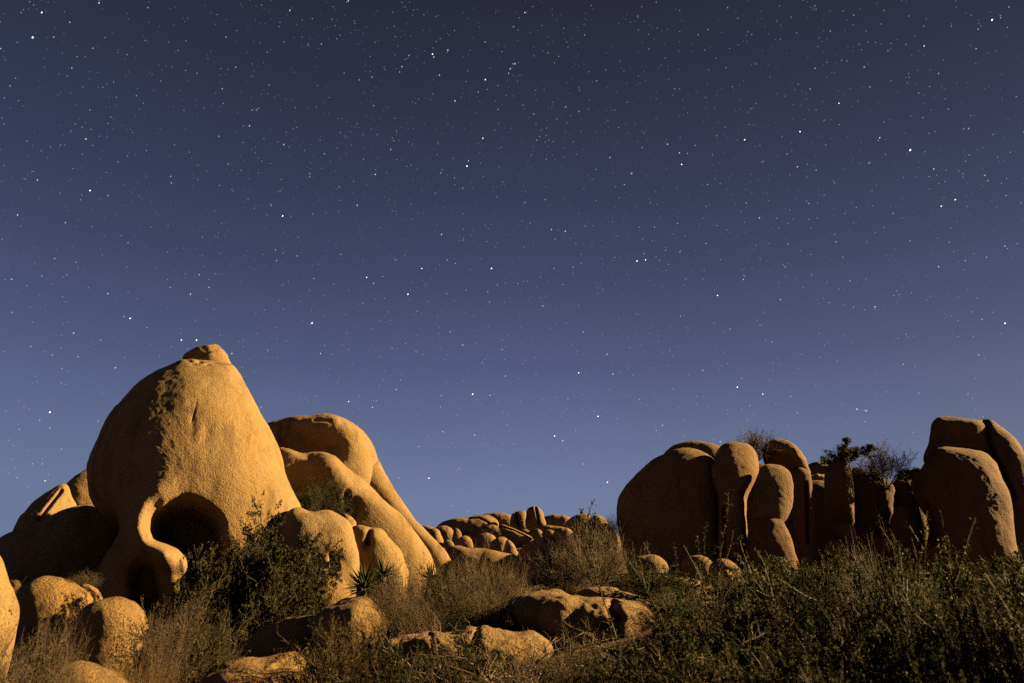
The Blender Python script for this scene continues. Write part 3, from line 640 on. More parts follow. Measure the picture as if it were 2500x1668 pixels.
# ------------------------------------------------------------------ stars
def star_mat(name, col, strength):
    m = bpy.data.materials.new(name); m.use_nodes = True
    nt = m.node_tree; nt.nodes.clear()
    o = nt.nodes.new('ShaderNodeOutputMaterial'); e = nt.nodes.new('ShaderNodeEmission')
    e.inputs[0].default_value = (*col, 1); e.inputs[1].default_value = strength
    nt.links.new(e.outputs[0], o.inputs[0])
    m.cycles.emission_sampling = 'NONE'
    return m
POLE = np.array([-math.cos(math.radians(34)), 0, math.sin(math.radians(34))])
RSTAR = 4000.0
PIX = RSTAR / (FPX * 1024 / IW)                 # one pixel of the picture, at that distance
def star_quads(D, wid, ln):
    """small solid diamonds, drawn out a little along the turning of the sky"""
    t = np.cross(POLE, D); t /= np.linalg.norm(t, axis=1, keepdims=True)
    s = np.cross(D, t)
    C = D * RSTAR
    a, b = t * (ln * PIX)[:, None] / 2, s * (wid * PIX)[:, None] / 2
    w = D * (wid * PIX)[:, None] / 2
    V = np.stack([C - a, C + b, C + a, C - b, C - w, C + w], 1).reshape(-1, 3)
    k = np.arange(len(D))[:, None] * 6
    tri = np.array([(0, 3, 4), (3, 2, 4), (2, 1, 4), (1, 0, 4), (3, 0, 5), (2, 3, 5), (1, 2, 5), (0, 1, 5)])
    F = (k[:, :, None] + tri[None]).reshape(-1, 3)
    return V, F
rs = np.random.default_rng(5)
n_st = 30000
z = rs.uniform(0.0, 1, n_st); az = rs.uniform(0, 2 * math.pi, n_st)
D = np.stack([np.sqrt(1 - z * z) * np.sin(az), np.sqrt(1 - z * z) * np.cos(az), z], -1)
mag = rs.random(n_st)
classes = [(0.0, .66, .55, .95, .040, (.80, .88, 1.0)), (.66, .92, .58, 1.05, .074, (.92, .95, 1.0)), (.92, .985, .62, 1.2, .115, (1, 1, 1)), (.985, 1.01, .70, 1.35, .19, (1.0, .98, .95))]
star_root = bpy.data.objects.new('star_field', None); COL.objects.link(star_root)
star_root['kind'] = 'stuff'; star_root['label'] = 'countless faint stars scattered over the night sky'
for lo, hi, wd, ln, br, c in classes:
    q = D[(mag >= lo) & (mag < hi)]
    # fewer are seen through the bright air near the horizon
    q = q[rs.random(len(q)) < np.clip(.35 + q[:, 2] * 2.2, 0, 1)]
    V, F = star_quads(q, np.full(len(q), wd) * rs.uniform(.8, 1.2, len(q)), np.full(len(q), ln) * rs.uniform(.85, 1.15, len(q)))
    o = link('stars', mesh_np('stars', V, [F], star_mat('starlight', c, br), smooth=False), star_root)
    o['kind'] = 'stuff'
BRIGHT = [(2222, 366, 2.6, 'w'), (1200, 655, 2.2, 'o'), (1140, 405, 2.2, 'b'), (1154, 962, 2.2, 'w'), (1354, 1064, 1.9, 'b'), (762, 788, 2.0, 'w'), (996, 718, 1.9, 'o'), (895, 677, 1.7, 'w'), (1555, 637, 1.9, 'o'), (1576, 634, 1.6, 'w'),
          (1752, 721, 1.9, 'b'), (1664, 401, 1.8, 'w'), (1818, 341, 1.8, 'o'), (1056, 132, 1.9, 'w'), (80, 91, 2.3, 'b'), (122, 1006, 2.2, 'b'), (443, 830, 1.8, 'b'), (480, 830, 1.9, 'b'), (1483, 1177, 1.9, 'w'), (1460, 1016, 1.9, 'w'),
          (1800, 945, 1.8, 'w'), (1862, 962, 1.5, 'w'), (2422, 48, 1.9, 'w'), (1185, 194, 1.7, 'w'), (690, 527, 1.8, 'w'), (318, 777, 1.7, 'w'), (102, 30, 1.7, 'w'), (1047, 1167, 1.8, 'w'), (2453, 789, 1.7, 'w'), (1179, 337, 1.6, 'w'),
          (1953, 321, 1.7, 'w'), (2332, 487, 1.6, 'w'), (2298, 503, 1.5, 'o'), (1413, 910, 1.7, 'w'), (851, 980, 1.5, 'w'), (220, 465, 1.7, 'w'), (1030, 655, 1.4, 'o'), (2048, 252, 1.5, 'o')]
SM = {'w': star_mat('bright_starlight_white', (1, 1, 1), 0.57), 'b': star_mat('bright_starlight_blue', (.80, .88, 1.0), 0.57), 'o': star_mat('bright_starlight_warm', (1.0, .86, .70), 0.57)}
for x, y, s, c in BRIGHT:
    d = ray(x, y); d = d / np.linalg.norm(d)
    V, F = star_quads(d[None], np.array([s * .44]), np.array([s * .72]))
    ctr = d * RSTAR
    lab = {'w': 'bright white star standing out in the night sky', 'b': 'bright bluish white star standing out in the night sky', 'o': 'bright yellowish star standing out in the night sky'}[c]
    tag(link('star', mesh_np('star', V - ctr, [F], SM[c], smooth=False), loc=ctr), lab, 'star', {'w': 'bright white stars', 'b': 'bright bluish stars', 'o': 'bright yellowish stars'}[c])

# ------------------------------------------------------------------ plants
def tubes(P, r0, r1, sides=3):
    """P (m,k,3) polylines -> triangles of tapered tubes"""
    m, k, _ = P.shape
    T = np.gradient(P, axis=1); T /= np.maximum(np.linalg.norm(T, axis=2, keepdims=True), 1e-9)
    ref = np.where(np.abs(T[:, :1, 2:3]) > .9, np.array([1.0, 0, 0]), np.array([0, 0, 1.0])) * np.ones_like(T)
    U = np.cross(T, ref); U /= np.maximum(np.linalg.norm(U, axis=2, keepdims=True), 1e-9)
    W = np.cross(T, U)
    rad = (np.asarray(r0)[:, None] + (np.asarray(r1) - np.asarray(r0))[:, None] * np.linspace(0, 1, k)[None])[:, :, None, None]
    an = np.arange(sides) / sides * 2 * math.pi
    ring = P[:, :, None] + rad * (U[:, :, None] * np.cos(an)[None, None, :, None] + W[:, :, None] * np.sin(an)[None, None, :, None])
    V = ring.reshape(-1, 3)
    b = (np.arange(m)[:, None] * k + np.arange(k - 1)[None]).reshape(-1, 1) * sides
    j = np.arange(sides)[None]; jn = (j + 1) % sides
    F = np.stack([b + j, b + jn, b + sides + jn, b + sides + j], -1).reshape(-1, 4)
    return V, F
def unit(v): return v / np.maximum(np.linalg.norm(v, axis=-1, keepdims=True), 1e-9)
def grow_level(rng, S, Dr, Ln, k, bend, up):
    m = len(S)
    P = np.zeros((m, k, 3)); P[:, 0] = S
    d = Dr.copy(); step = (Ln / (k - 1))[:, None]
    for i in range(1, k):
        d = unit(d + rng.normal(0, bend, (m, 3)) + np.array([0, 0, up]))
        P[:, i] = P[:, i - 1] + d * step
    return P
def children(rng, P, n, tmin, ang, ln, lnr=.3):
    m, k, _ = P.shape
    idx = np.repeat(np.arange(m), n)
    t = rng.uniform(tmin, 1.0, len(idx)) * (k - 1)
    i = np.minimum(t.astype(int), k - 2); f = (t - i)[:, None]
    S = P[idx, i] * (1 - f) + P[idx, i + 1] * f
    T = unit(P[idx, i + 1] - P[idx, i])
    R = unit(np.cross(T, rng.normal(0, 1, T.shape)))
    a = (np.radians(ang) * rng.uniform(.6, 1.3, len(idx)))[:, None]
    D = T * np.cos(a) + R * np.sin(a)
    return S, D, ln * rng.uniform(1 - lnr, 1 + lnr, len(idx))
def leaf_cards(rng, P, size, asp, flat=.0, along=None):
    """little folded leaves: 4 corners and a raised midrib, with a real crease"""
    m = len(P)
    a = unit(rng.normal(0, 1, (m, 3)) + (0 if along is None else along * 1.2))
    n = unit(np.cross(a, rng.normal(0, 1, (m, 3)) + np.array([0, 0, flat])))
    L = (size * rng.uniform(.6, 1.4, m))[:, None]
    b = n * L * asp
    c = np.cross(a, n) * L * asp * .45
    V = np.stack([P, P + a * L * .5 + b + c, P + a * L, P + a * L * .5 - b + c], 1).reshape(-1, 3)
    i = np.arange(m)[:, None] * 4
    F = np.concatenate([i + np.array([[0, 1, 2]]), i + np.array([[0, 2, 3]])], 1).reshape(-1, 3)
    return V, F
def norm_plant(lst, uni=False):
    """scale so that the plant is about 1 high and 1 across, standing at the origin"""
    A = np.vstack([v for v, _ in lst])
    lo, hi = np.percentile(A, 1, axis=0), np.percentile(A, 99, axis=0)
    s = np.array([1 / (hi[0] - lo[0]), 1 / (hi[1] - lo[1]), 1 / hi[2]])
    if uni: s = np.full(3, s[2])
    return [(v * s, f) for v, f in lst]
def sub_cat(parts):
    V, F, k = [], [], 0
    for v, f in parts:
        V.append(v); F.append(f + k); k += len(v)
    return np.vstack(V), np.vstack(F)
def start(rng, n, rad, spread, tilt0=0):
    a = rng.uniform(0, 2 * math.pi, n); q = np.sqrt(rng.random(n))
    S = np.stack([rad * q * np.cos(a), rad * q * np.sin(a), np.full(n, -.04)], -1)
    th = np.radians(tilt0 + spread * q)
    D = np.stack([np.sin(th) * np.cos(a), np.sin(th) * np.sin(a), np.cos(th)], -1)
    return S, D
def full(n, v): return np.full(n, float(v))
# every maker works in metres for a plant of its own usual height and returns wood, leaves
def make_twiggy(seed, h=1.3, stems=46, spread=74, n2=7, n3=6, leaves=0, lsize=.016, up=.03, tw=.0016, bend=.15):
    rng = np.random.default_rng(seed)
    S, D = start(rng, stems, .10 * h, spread)
    P0 = grow_level(rng, S, D, h * rng.uniform(.55, .95, stems), 7, bend, up)
    w = [tubes(P0, full(stems, .0075 * h), full(stems, .003 * h))]
    S, D, Ln = children(rng, P0, n2, .25, 32, h * .36)
    P1 = grow_level(rng, S, D, Ln, 5, bend * 1.3, up); w.append(tubes(P1, full(len(S), tw * 1.6 * h), full(len(S), tw * h)))
    S, D, Ln = children(rng, P1, n3, .15, 36, h * .16)
    P2 = grow_level(rng, S, D, Ln, 3, bend * 1.3, up); w.append(tubes(P2, full(len(S), tw * 1.1 * h), full(len(S), tw * .55 * h)))
    lv = None
    if leaves:
        i = rng.integers(0, len(P2), leaves); t = rng.random(leaves)[:, None]
        lv = leaf_cards(rng, P2[i, 0] * (1 - t) + P2[i, 2] * t, lsize * h, .32, along=unit(P2[i, 2] - P2[i, 0]))
    return sub_cat(w), lv
def make_leafy(seed, h=1.4, stems=18, spread=62, n2=9, n3=7, leaves=14000, lsize=.024, up=.02, asp=.33, clump=.05, l2=.34, l3=.15, bend=.16, tuft=1):
    rng = np.random.default_rng(seed)
    S, D = start(rng, stems, .09 * h, spread)
    P0 = grow_level(rng, S, D, h * rng.uniform(.55, .95, stems), 7, bend, up)
    w = [tubes(P0, full(stems, .012 * h), full(stems, .005 * h), 4)]
    S, D, Ln = children(rng, P0, n2, .25, 46, h * l2)
    P1 = grow_level(rng, S, D, Ln, 5, bend, up); w.append(tubes(P1, full(len(S), .0042 * h), full(len(S), .002 * h)))
    S, D, Ln = children(rng, P1, n3, .2, 48, h * l3)
    P2 = grow_level(rng, S, D, Ln, 3, bend, up); w.append(tubes(P2, full(len(S), .002 * h), full(len(S), .001 * h)))
    dens = (rng.random(len(P1)) ** 1.6 + .02).repeat(n3) * (rng.random(len(P2)) + .1) * (.25 + np.clip(P2[:, 2, 2] / h, 0, 1)); dens /= dens.sum()
    i = rng.choice(len(P2), leaves, p=dens); t = rng.random(leaves)[:, None] ** .6
    if tuft > 1:                                        # leaves sit in little tufts along the twigs
        q = leaves // tuft
        i = i[:q].repeat(tuft); t = t[:q].repeat(tuft, 0); leaves = len(i)
        off = rng.normal(0, clump * h * .12, (q, 3)).repeat(tuft, 0)
        C = P2[i, 0] * (1 - t) + P2[i, 2] * t + off
    else:
        C = P2[i, 0] * (1 - t) + P2[i, 2] * t + rng.normal(0, clump * h * .35, (leaves, 3))
    return sub_cat(w), leaf_cards(rng, C, lsize * h, asp, along=unit(P2[i, 2] - P2[i, 0]) * .6)
def make_wands(seed, h=1.6, stems=5, spread=30, leaves=1500, lsize=.009, up=.04):
    rng = np.random.default_rng(seed)
    S, D = start(rng, stems, .04 * h, spread, 3)
    P0 = grow_level(rng, S, D, h * rng.uniform(.6, 1.05, stems), 10, .07, up)
    w = [tubes(P0, full(stems, .0042 * h), full(stems, .0012 * h), 4)]
    S, D, Ln = children(rng, P0, 4, .2, 32, h * .18)
    P1 = grow_level(rng, S, D, Ln, 5, .1, .08); w.append(tubes(P1, full(len(S), .003 * h), full(len(S), .0012 * h)))
    i = rng.integers(0, stems, leaves); t = rng.uniform(.18, 1, leaves) * 9; q = np.minimum(t.astype(int), 8); f = (t - q)[:, None]
    C = P0[i, q] * (1 - f) + P0[i, q + 1] * f + rng.normal(0, .006 * h, (leaves, 3))
    k = rng.integers(0, len(P1), leaves // 2); q2 = rng.integers(0, 4, leaves // 2); f2 = rng.random((leaves // 2, 1))
    C = np.vstack([C, P1[k, q2] * (1 - f2) + P1[k, q2 + 1] * f2 + rng.normal(0, .005 * h, (leaves // 2, 3))])
    return sub_cat(w), leaf_cards(rng, C, lsize * h, .36, along=np.array([0, 0, .7]))
def make_bare(seed, h=1.1, stems=9, spread=82, n2=5, n3=6, leaves=0, lsize=.02):
    """sprawling limbs, pale and mostly leafless, with fine side twigs"""
    rng = np.random.default_rng(seed)
    S, D = start(rng, stems, .12 * h, spread, 25)
    P0 = grow_level(rng, S, D, h * rng.uniform(.8, 1.5, stems), 11, .17, .035)
    w = [tubes(P0, full(stems, .019 * h), full(stems, .007 * h), 5)]
    S, D, Ln = children(rng, P0, n2, .25, 42, h * .5)
    P1 = grow_level(rng, S, D, Ln, 7, .17, .03); w.append(tubes(P1, full(len(S), .009 * h), full(len(S), .003 * h), 4))
    S, D, Ln = children(rng, P1, n3, .2, 45, h * .2)
    P2 = grow_level(rng, S, D, Ln, 4, .2, .02); w.append(tubes(P2, full(len(S), .0022 * h), full(len(S), .0010 * h)))
    lv = None
    if leaves:
        i = rng.integers(0, len(P2), leaves); q = rng.integers(0, 3, leaves); t = rng.random((leaves, 1))
        lv = leaf_cards(rng, P2[i, q] * (1 - t) + P2[i, q + 1] * t + rng.normal(0, .012, (leaves, 3)), lsize * h, .34)
    return sub_cat(w), lv
def make_grass(seed, n=700, h=.4, rad=.3):
    rng = np.random.default_rng(seed)
    S, D = start(rng, n, rad, 48)
    P = grow_level(rng, S, D, h * rng.uniform(.4, 1.1, n), 5, .10, -.09)
    return tubes(P, full(n, .0016), full(n, .0006)), None
MESH = {}
def variant(key, made, wood, leaf):
    (w, lv) = made
    lst = norm_plant([w] + ([lv] if lv is not None else []), key.startswith('wand'))
    MESH[key] = [('branches', mesh_np(key + '_branches', lst[0][0], [lst[0][1]], wood))]
    if lv is not None: MESH[key].append(('foliage', mesh_np(key + '_foliage', lst[1][0], [lst[1][1]], leaf, smooth=False)))
for i in range(4): variant('twiggy%d' % i, make_twiggy(100 + i, n3=10, stems=58), M_TWIG, M_OLIVE)
for i in range(2): variant('twigleaf%d' % i, make_twiggy(120 + i, leaves=5000, stems=48), M_TWIG, M_OLIVE)
for i in range(2): variant('oliveleaf%d' % i, make_twiggy(130 + i, leaves=15000, stems=52, spread=66, lsize=.02), M_TWIG, M_OLIVE)
for i in range(3): variant('oak%d' % i, make_leafy(200 + i, tuft=3, leaves=48000, lsize=.017, asp=.42, clump=.09, spread=66), M_WOOD, M_OAK)
for i in range(4): variant('green%d' % i, make_leafy(300 + i, leaves=21000, lsize=.024, asp=.30, stems=20, clump=.05, spread=66, up=.01, bend=.24, tuft=7), M_WOOD, M_GREEN)
variant('rust0', make_leafy(400, leaves=7000, lsize=.03, asp=.22, stems=20, clump=.05, up=.05), M_WOOD, M_RUST)
variant('fine0', make_leafy(410, leaves=15000, lsize=.034, asp=.12, stems=26, clump=.04, up=.06, spread=60), M_WOOD, M_GREEN)
for i in range(3): variant('wands%d' % i, make_wands(500 + i), M_WOOD, M_GREEN)
variant('wand_one', make_wands(520, stems=1, spread=4, leaves=260), M_WOOD, M_GREEN)
variant('wand_two', make_wands(523, stems=2, spread=14, leaves=420), M_WOOD, M_GREEN)
for i in range(3): variant('bare%d' % i, make_bare(600 + i, leaves=900), M_PALE, M_GREEN)
for i in range(2): variant('thorn%d' % i, make_bare(620 + i, stems=16, n2=7, n3=7, leaves=3200), M_WOOD, M_GREEN)
variant('dryspray', make_bare(640, stems=14, n2=6, n3=5), M_PALE, M_GREEN)
variant('juniper', make_leafy(700, h=1.2, stems=5, spread=48, n2=7, n3=9, leaves=15000, lsize=.04, asp=.2, clump=.05, l2=.4, l3=.12, up=.05), M_WOOD, M_OAK)
for i in range(2): variant('grass%d' % i, make_grass(800 + i), M_GRASS, M_GRASS)

def at(px, d, py=None):
    """world point on the ground (or at picture height py) in the direction of column px, d metres away"""
    f, r = frame_at(px, d)
    R = ray(px, HORIZON if py is None else py); P = CAM + R * (d / (R @ f))
    if py is None: P[2] = float(ground_z(P[0], P[1]))
    return P
PR = np.random.default_rng(77)
def plant(key, name, cat, label, px, ptop, d, wpx, base=None, group=None, rot=None, deep=None):
    B = at(px, d, base)
    top = at(px, d, ptop)[2]
    wid = (wpx or 1) / FPX * d / math.cos(PITCH * .3)
    root = empty(name, B, label, cat, group)
    root.rotation_euler = (0, 0, PR.uniform(0, 6.28) if rot is None else rot)
    if wpx is None: wid = top - B[2]
    root.scale = (wid, wid if deep is None else wid * deep, max(top - B[2], .05))
    for nm, me in MESH[key]:
        link(nm, me, root)
    return root
G_DRY, G_GRN, G_BARE, G_WAND, G_GRASS = 'dry brown shrubs in the scrub', 'green bushes in the scrub', 'bare branching shrubs in the scrub', 'leafy wands above the scrub', 'dry grass tufts'
# oak beside the skull
plant('oak0', 'oak_bush', 'bush', 'dark leafy oak bush covering the eye socket of the skull rock', 618, 1258, 13.6, 280)
plant('oak1', 'oak_bush', 'bush', 'low dark oak bush spreading at the foot of the skull rock', 528, 1345, 13.0, 170)
plant('oak2', 'oak_bush', 'bush', 'rounded oak bush against the bulging golden boulder', 680, 1370, 12.9, 200)
plant('twigleaf0', 'twig_sprig', 'bush', 'small twiggy sprig on the shoulder of the broad coarse boulder', 204, 1395, 14.9, 60, base=1440)
# olive bush with the egg boulder
plant('oliveleaf0', 'olive_bush', 'bush', 'big round olive bush in front of the egg-shaped boulder', 455, 1442, 9.6, 230, group=G_DRY)
plant('twigleaf1', 'dry_shrub', 'shrub', 'tangled dry shrub at the side of the olive bush', 395, 1500, 9.0, 130, group=G_DRY)
plant('fine0', 'yellow_green_bush', 'bush', 'small yellow-green bush tucked against the big olive bush', 548, 1518, 9.7, 60)
plant('twiggy1', 'dry_shrub', 'shrub', 'brushy grey-brown shrub hiding the base of the broad coarse boulder', 160, 1530, 7.6, 150, group=G_DRY)
plant('oliveleaf1', 'olive_bush', 'bush', 'olive and grey brush at the foot of the tall golden boulder', 60, 1545, 7.0, 220, group=G_DRY)
plant('twigleaf1', 'dry_shrub', 'shrub', 'ragged twiggy shrub below the tall golden boulder', -10, 1560, 6.6, 160, group=G_DRY)
for px, pt, d, w, lb in ((300, 1615, 7.4, 90, 'straw tuft on the low pale rock hump'), (400, 1600, 7.6, 110, 'bright straw tuft below the big olive bush'), (210, 1632, 6.6, 100, 'straw tuft under the brushy grey-brown shrub'), (350, 1640, 6.4, 120, 'flattened straw tuft in front of the low pale rock hump')):
    plant('grass%d' % (px % 2), 'grass_tuft', 'grass', lb, px, pt, d, w, group=G_GRASS)
# middle: shrubs by the yuccas
plant('rust0', 'rusty_bush', 'bush', 'yellow and rust tinted bush below the yucca knoll', 830, 1520, 8.2, 200)
plant('green3', 'green_bush', 'bush', 'small dark green bush beside the rusty bush', 960, 1560, 7.4, 150, group=G_GRN)
plant('twigleaf0', 'dry_shrub', 'shrub', 'dry shrub growing out of the yucca knoll beside the small lit stone', 955, 1415, 10.9, 130, base=1540, group=G_DRY)
plant('oliveleaf1', 'dry_shrub', 'shrub', 'dense brown shrub behind the yuccas', 1050, 1375, 12.4, 150, group=G_DRY)
plant('twiggy0', 'dry_shrub', 'shrub', 'tallest brown shrub in front of the far ridge', 1175, 1345, 12.8, 170, group=G_DRY, rot=1.0)
plant('twigleaf1', 'dry_shrub', 'shrub', 'pinkish dry shrub below the broad lit slope rock', 1240, 1375, 13.0, 120, group=G_DRY, rot=2.0)
plant('twigleaf0', 'dry_shrub', 'shrub', 'sparse shrub filling the gap beside the tallest brown shrub', 1110, 1410, 11.6, 150, group=G_DRY, rot=4.0)
plant('twiggy1', 'dry_shrub', 'shrub', 'big rounded reddish brown shrub on the sandy patch', 1458, 1284, 15.8, 215, group=G_DRY, rot=.5, base=1448)
plant('oliveleaf0', 'dry_shrub', 'shrub', 'dark skirt shrub at the shaded side of the reddish brown shrub', 1375, 1370, 15.2, 130, group=G_DRY, rot=2.2, base=1455)
plant('dryspray', 'dead_spray', 'shrub', 'dead pale spray of twigs beside the shaded hollow', 1270, 1395, 12.2, 46, group=G_BARE, base=1450)
for px, pt, d, w, lb in ((1470, 1420, 15.0, 90, 'straw tuft at the foot of the reddish brown shrub'), (1430, 1428, 14.8, 70, 'straw tuft on the sandy patch')):
    plant('grass1', 'grass_tuft', 'grass', lb, px, pt, d, w, group=G_GRASS, base=1452)
plant('fine0', 'green_bush', 'bush', 'fine feathery green bush growing on the golden flank', 778, 1172, 18.0, 130, base=1262)
# on top of the cliff
plant('oliveleaf1', 'cliff_shrub', 'shrub', 'spiky shrub between the teardrop boulder and hooked boulder', 1842, 1056, 24.5, 120, base=1125, rot=0.3)
plant('juniper', 'juniper_tree', 'tree', 'small dark juniper on the cliff against the sky', 2078, 1080, 28.4, 115, base=1160)
plant('oliveleaf0', 'cliff_shrub', 'shrub', 'bare round twiggy shrub beside the juniper', 2162, 1092, 28.0, 125, base=1186)
plant('twigleaf0', 'cliff_shrub', 'shrub', 'small dark shrub at the edge of the largest dark boulder', 1495, 1258, 22.5, 50, base=1310, rot=1.5)
# wands
for key, px, pt, d, w, lb in (('wand_one', 1533, 1225, 9.4, None, 'single tall leafy wand against the largest dark boulder'), ('wand_two', 1725, 1230, 9.4, None, 'curving pair of leafy wands against the teardrop boulder'),
                              ('wands0', 1665, 1300, 9.4, None, 'cluster of shorter leafy wands under the teardrop boulder'), ('wand_one', 2150, 1215, 8.0, None, 'leaning leafy wand against the shaded cliff'),
                              ('wands1', 2240, 1300, 7.2, None, 'open leafy wands in front of the pointed dark boulder'), ('wands2', 2350, 1310, 6.6, None, 'tall sprawling wands before the massive cliff boulder'),
                              ('wands0', 2450, 1345, 6.4, None, 'ragged wands under the curved rock shoulder')):
    r_ = plant(key, 'leafy_wands', 'shrub', lb, px, pt, d, w, group=G_WAND)
    if lb.startswith('leaning'): r_.rotation_euler = (0, -.5, 0)
# green scrub
GRN = [('green3', 1960, 1372, 14.5, 230, 'shaded green bush at the foot of the upright shaded block'), ('green2', 2260, 1368, 14.0, 250, 'shaded green bush at the foot of the massive boulder'), ('green1', 2430, 1362, 13.5, 240, 'shaded green bush below the curved rock shoulder'), ('green0', 2100, 1375, 13.5, 210, 'shaded green bush below the dark pointed boulder'),
       ('green1', 1560, 1405, 14.5, 150, 'thin green bush beside the squat lit boulder'),
       ('green0', 1905, 1372, 10.6, 190, 'bright green bush under the dark foot boulder'), ('green1', 2035, 1352, 10.2, 190, 'thick green bush below the dark base rock'), ('green2', 1780, 1425, 10.4, 220, 'green bush around the dark-faced round boulder'),
       ('green3', 2150, 1392, 9.0, 190, 'green bush beside the brown lit boulder'), ('green0', 1640, 1385, 12.6, 200, 'loose green bush on the rounded lit slab'), ('green1', 1700, 1480, 8.4, 250, 'spreading green bush in front of the rounded lit slab'),
       ('green2', 1880, 1500, 7.2, 330, 'broad low green bush in the shaded scrub'), ('green3', 2080, 1520, 6.4, 340, 'low green thicket below the brown lit boulder'), ('green0', 2290, 1425, 6.8, 200, 'green bush under the sprawling wands'),
       ('green1', 2450, 1390, 6.4, 190, 'dim green bush at the foot of the curved rock shoulder'), ('green2', 2230, 1570, 5.4, 330, 'dark green ground bush under the leaning wand'), ('green3', 1560, 1560, 6.4, 300, 'thin green bush in front of the wide rough slab'),
       ('green0', 1760, 1590, 5.6, 330, 'low green bush among the bare limbs'), ('green1', 1980, 1600, 5.2, 330, 'dark low bush in the deepest scrub'), ('green2', 2420, 1560, 5.2, 320, 'shadowy bush under the ragged wands')]
for i, (k_, px, pt, d, w, lb) in enumerate(GRN):
    plant(k_, 'green_bush', 'bush', lb, px, pt, d, w, group=G_GRN, rot=i * 1.3)
BAR = [('thorn1', 1330, 1590, 6.4, 420, 'matted thorny shrub in front of the granite bank'), ('bare2', 1720, 1450, 9.6, 300, 'leggy bare shrub behind the spreading green bush'),        ('thorn1', 1720, 1500, 9.4, 260, 'thorny shrub on the open slope by the rounded lit slab'), ('bare1', 1240, 1560, 7.9, 360, 'forked bare limbs lying across the granite bank'),        ('bare0', 1130, 1520, 8.4, 420, 'sprawling bare shrub over the broad granite bank'), ('bare1', 1330, 1540, 7.6, 480, 'wide tangle of pale bare limbs before the wide rough slab'), ('bare2', 1560, 1420, 9.0, 330, 'tall thin-leaved bare shrub over the wide rough slab'),
       ('bare0', 1480, 1570, 6.8, 480, 'low tangle of pale bare limbs in the scrub'), ('bare1', 1700, 1520, 7.2, 420, 'bare limbs crossing the low green bush'), ('bare2', 1010, 1570, 7.4, 330, 'low bare shrub beside the rusty bush'),
       ('thorn0', 2110, 1350, 9.2, 220, 'thorny dark bush in front of the dark pointed boulder'), ('thorn1', 2270, 1390, 8.0, 300, 'thorny tangle over the brown lit boulder'), ('bare0', 1900, 1560, 6.6, 420, 'pale bare limbs in the shaded scrub'),
       ('thorn0', 1240, 1570, 7.0, 380, 'fine thorny mat under the pale bare limbs'), ('thorn1', 1420, 1540, 8.2, 320, 'thorny bush at the lower edge of the wide rough slab'), ('thorn1', 1090, 1590, 6.8, 380, 'fine thorny mat beside the low bare shrub'),
       ('thorn1', 1620, 1600, 6.2, 420, 'matted thorny shrub under the crossing bare limbs'), ('bare2', 1250, 1500, 8.8, 300, 'thin bare shrub where the granite bank meets the rough slab'),
       ('thorn0', 1820, 1480, 8.4, 330, 'thorny shrub among the spreading green bushes'), ('thorn0', 2380, 1480, 7.0, 330, 'thorny shrub beneath the tall sprawling wands')]
for i, (k_, px, pt, d, w, lb) in enumerate(BAR):
    plant(k_, 'bare_shrub', 'shrub', lb, px, pt, d, w, group=G_BARE, rot=i * 2.1 + .4)
MID = [('green0', 'green_bush', 2600, 1400, 7.0, 220, 'dim green bush in the lee of the big unseen boulder', G_GRN), ('green2', 'green_bush', 2720, 1380, 9.0, 260, 'broad green bush beside the big unseen boulder', G_GRN), ('twiggy1', 'dry_shrub', 2680, 1450, 6.2, 220, 'dead twiggy shrub beside the big unseen boulder', G_DRY), ('green3', 'green_bush', 2620, 1370, 12.5, 280, 'dark green bush below the unseen weathered boulder', G_GRN),
       ('oliveleaf0', 'dry_shrub', 965, 1392, 11.6, 130, 'grey-olive brush hiding the foot of the pale golden boulder', G_DRY), ('oliveleaf1', 'dry_shrub', 1110, 1385, 12.0, 150, 'dark olive brush between the brown shrubs', G_DRY),
       ('oliveleaf0', 'dry_shrub', 1200, 1430, 11.2, 170, 'low olive brush before the tallest brown shrub', G_DRY), ('twigleaf0', 'dry_shrub', 1030, 1450, 10.6, 150, 'low grey brush beside the yucca knoll', G_DRY),        ('green2', 'green_bush', 1130, 1520, 8.0, 170, 'small leafy bush rooted on the granite bank', G_GRN), ('rust0', 'rusty_bush', 1400, 1590, 6.6, 170, 'little rust tinted bush among pale bare limbs', G_GRN),        ('oliveleaf1', 'dry_shrub', 1660, 1440, 11.2, 150, 'olive brush on the open slope under the leafy wands', G_DRY), ('green0', 'green_bush', 1810, 1395, 12.0, 110, 'upright green bush beside the little lit stones', G_GRN), ('green3', 'green_bush', 1980, 1400, 8.6, 130, 'upright green bush in front of the thick green bush', G_GRN),
       ('green1', 'green_bush', 2205, 1330, 8.6, 120, 'tall green bush against the massive cliff boulder', G_GRN), ('green2', 'green_bush', 2330, 1350, 7.6, 130, 'tall open bush beneath the sprawling wands', G_GRN), ('twiggy1', 'dry_shrub', 2130, 1345, 9.6, 120, 'dead twiggy shrub in front of the dark pointed boulder', G_DRY),
       ('oak1', 'green_bush', 1850, 1470, 8.0, 170, 'dark small-leaved bush in the green scrub', G_GRN), ('oak2', 'green_bush', 2040, 1540, 6.2, 220, 'dark small-leaved bush in the low green thicket', G_GRN), ('oak0', 'green_bush', 2420, 1480, 6.0, 220, 'dark small-leaved bush under the ragged wands', G_GRN)]
for i, (k_, nm, px, pt, d, w, lb, g) in enumerate(MID):
    plant(k_, nm, 'bush' if 'bush' in nm else 'shrub', lb, px, pt, d, w, group=g, rot=i * 1.7 + .2)
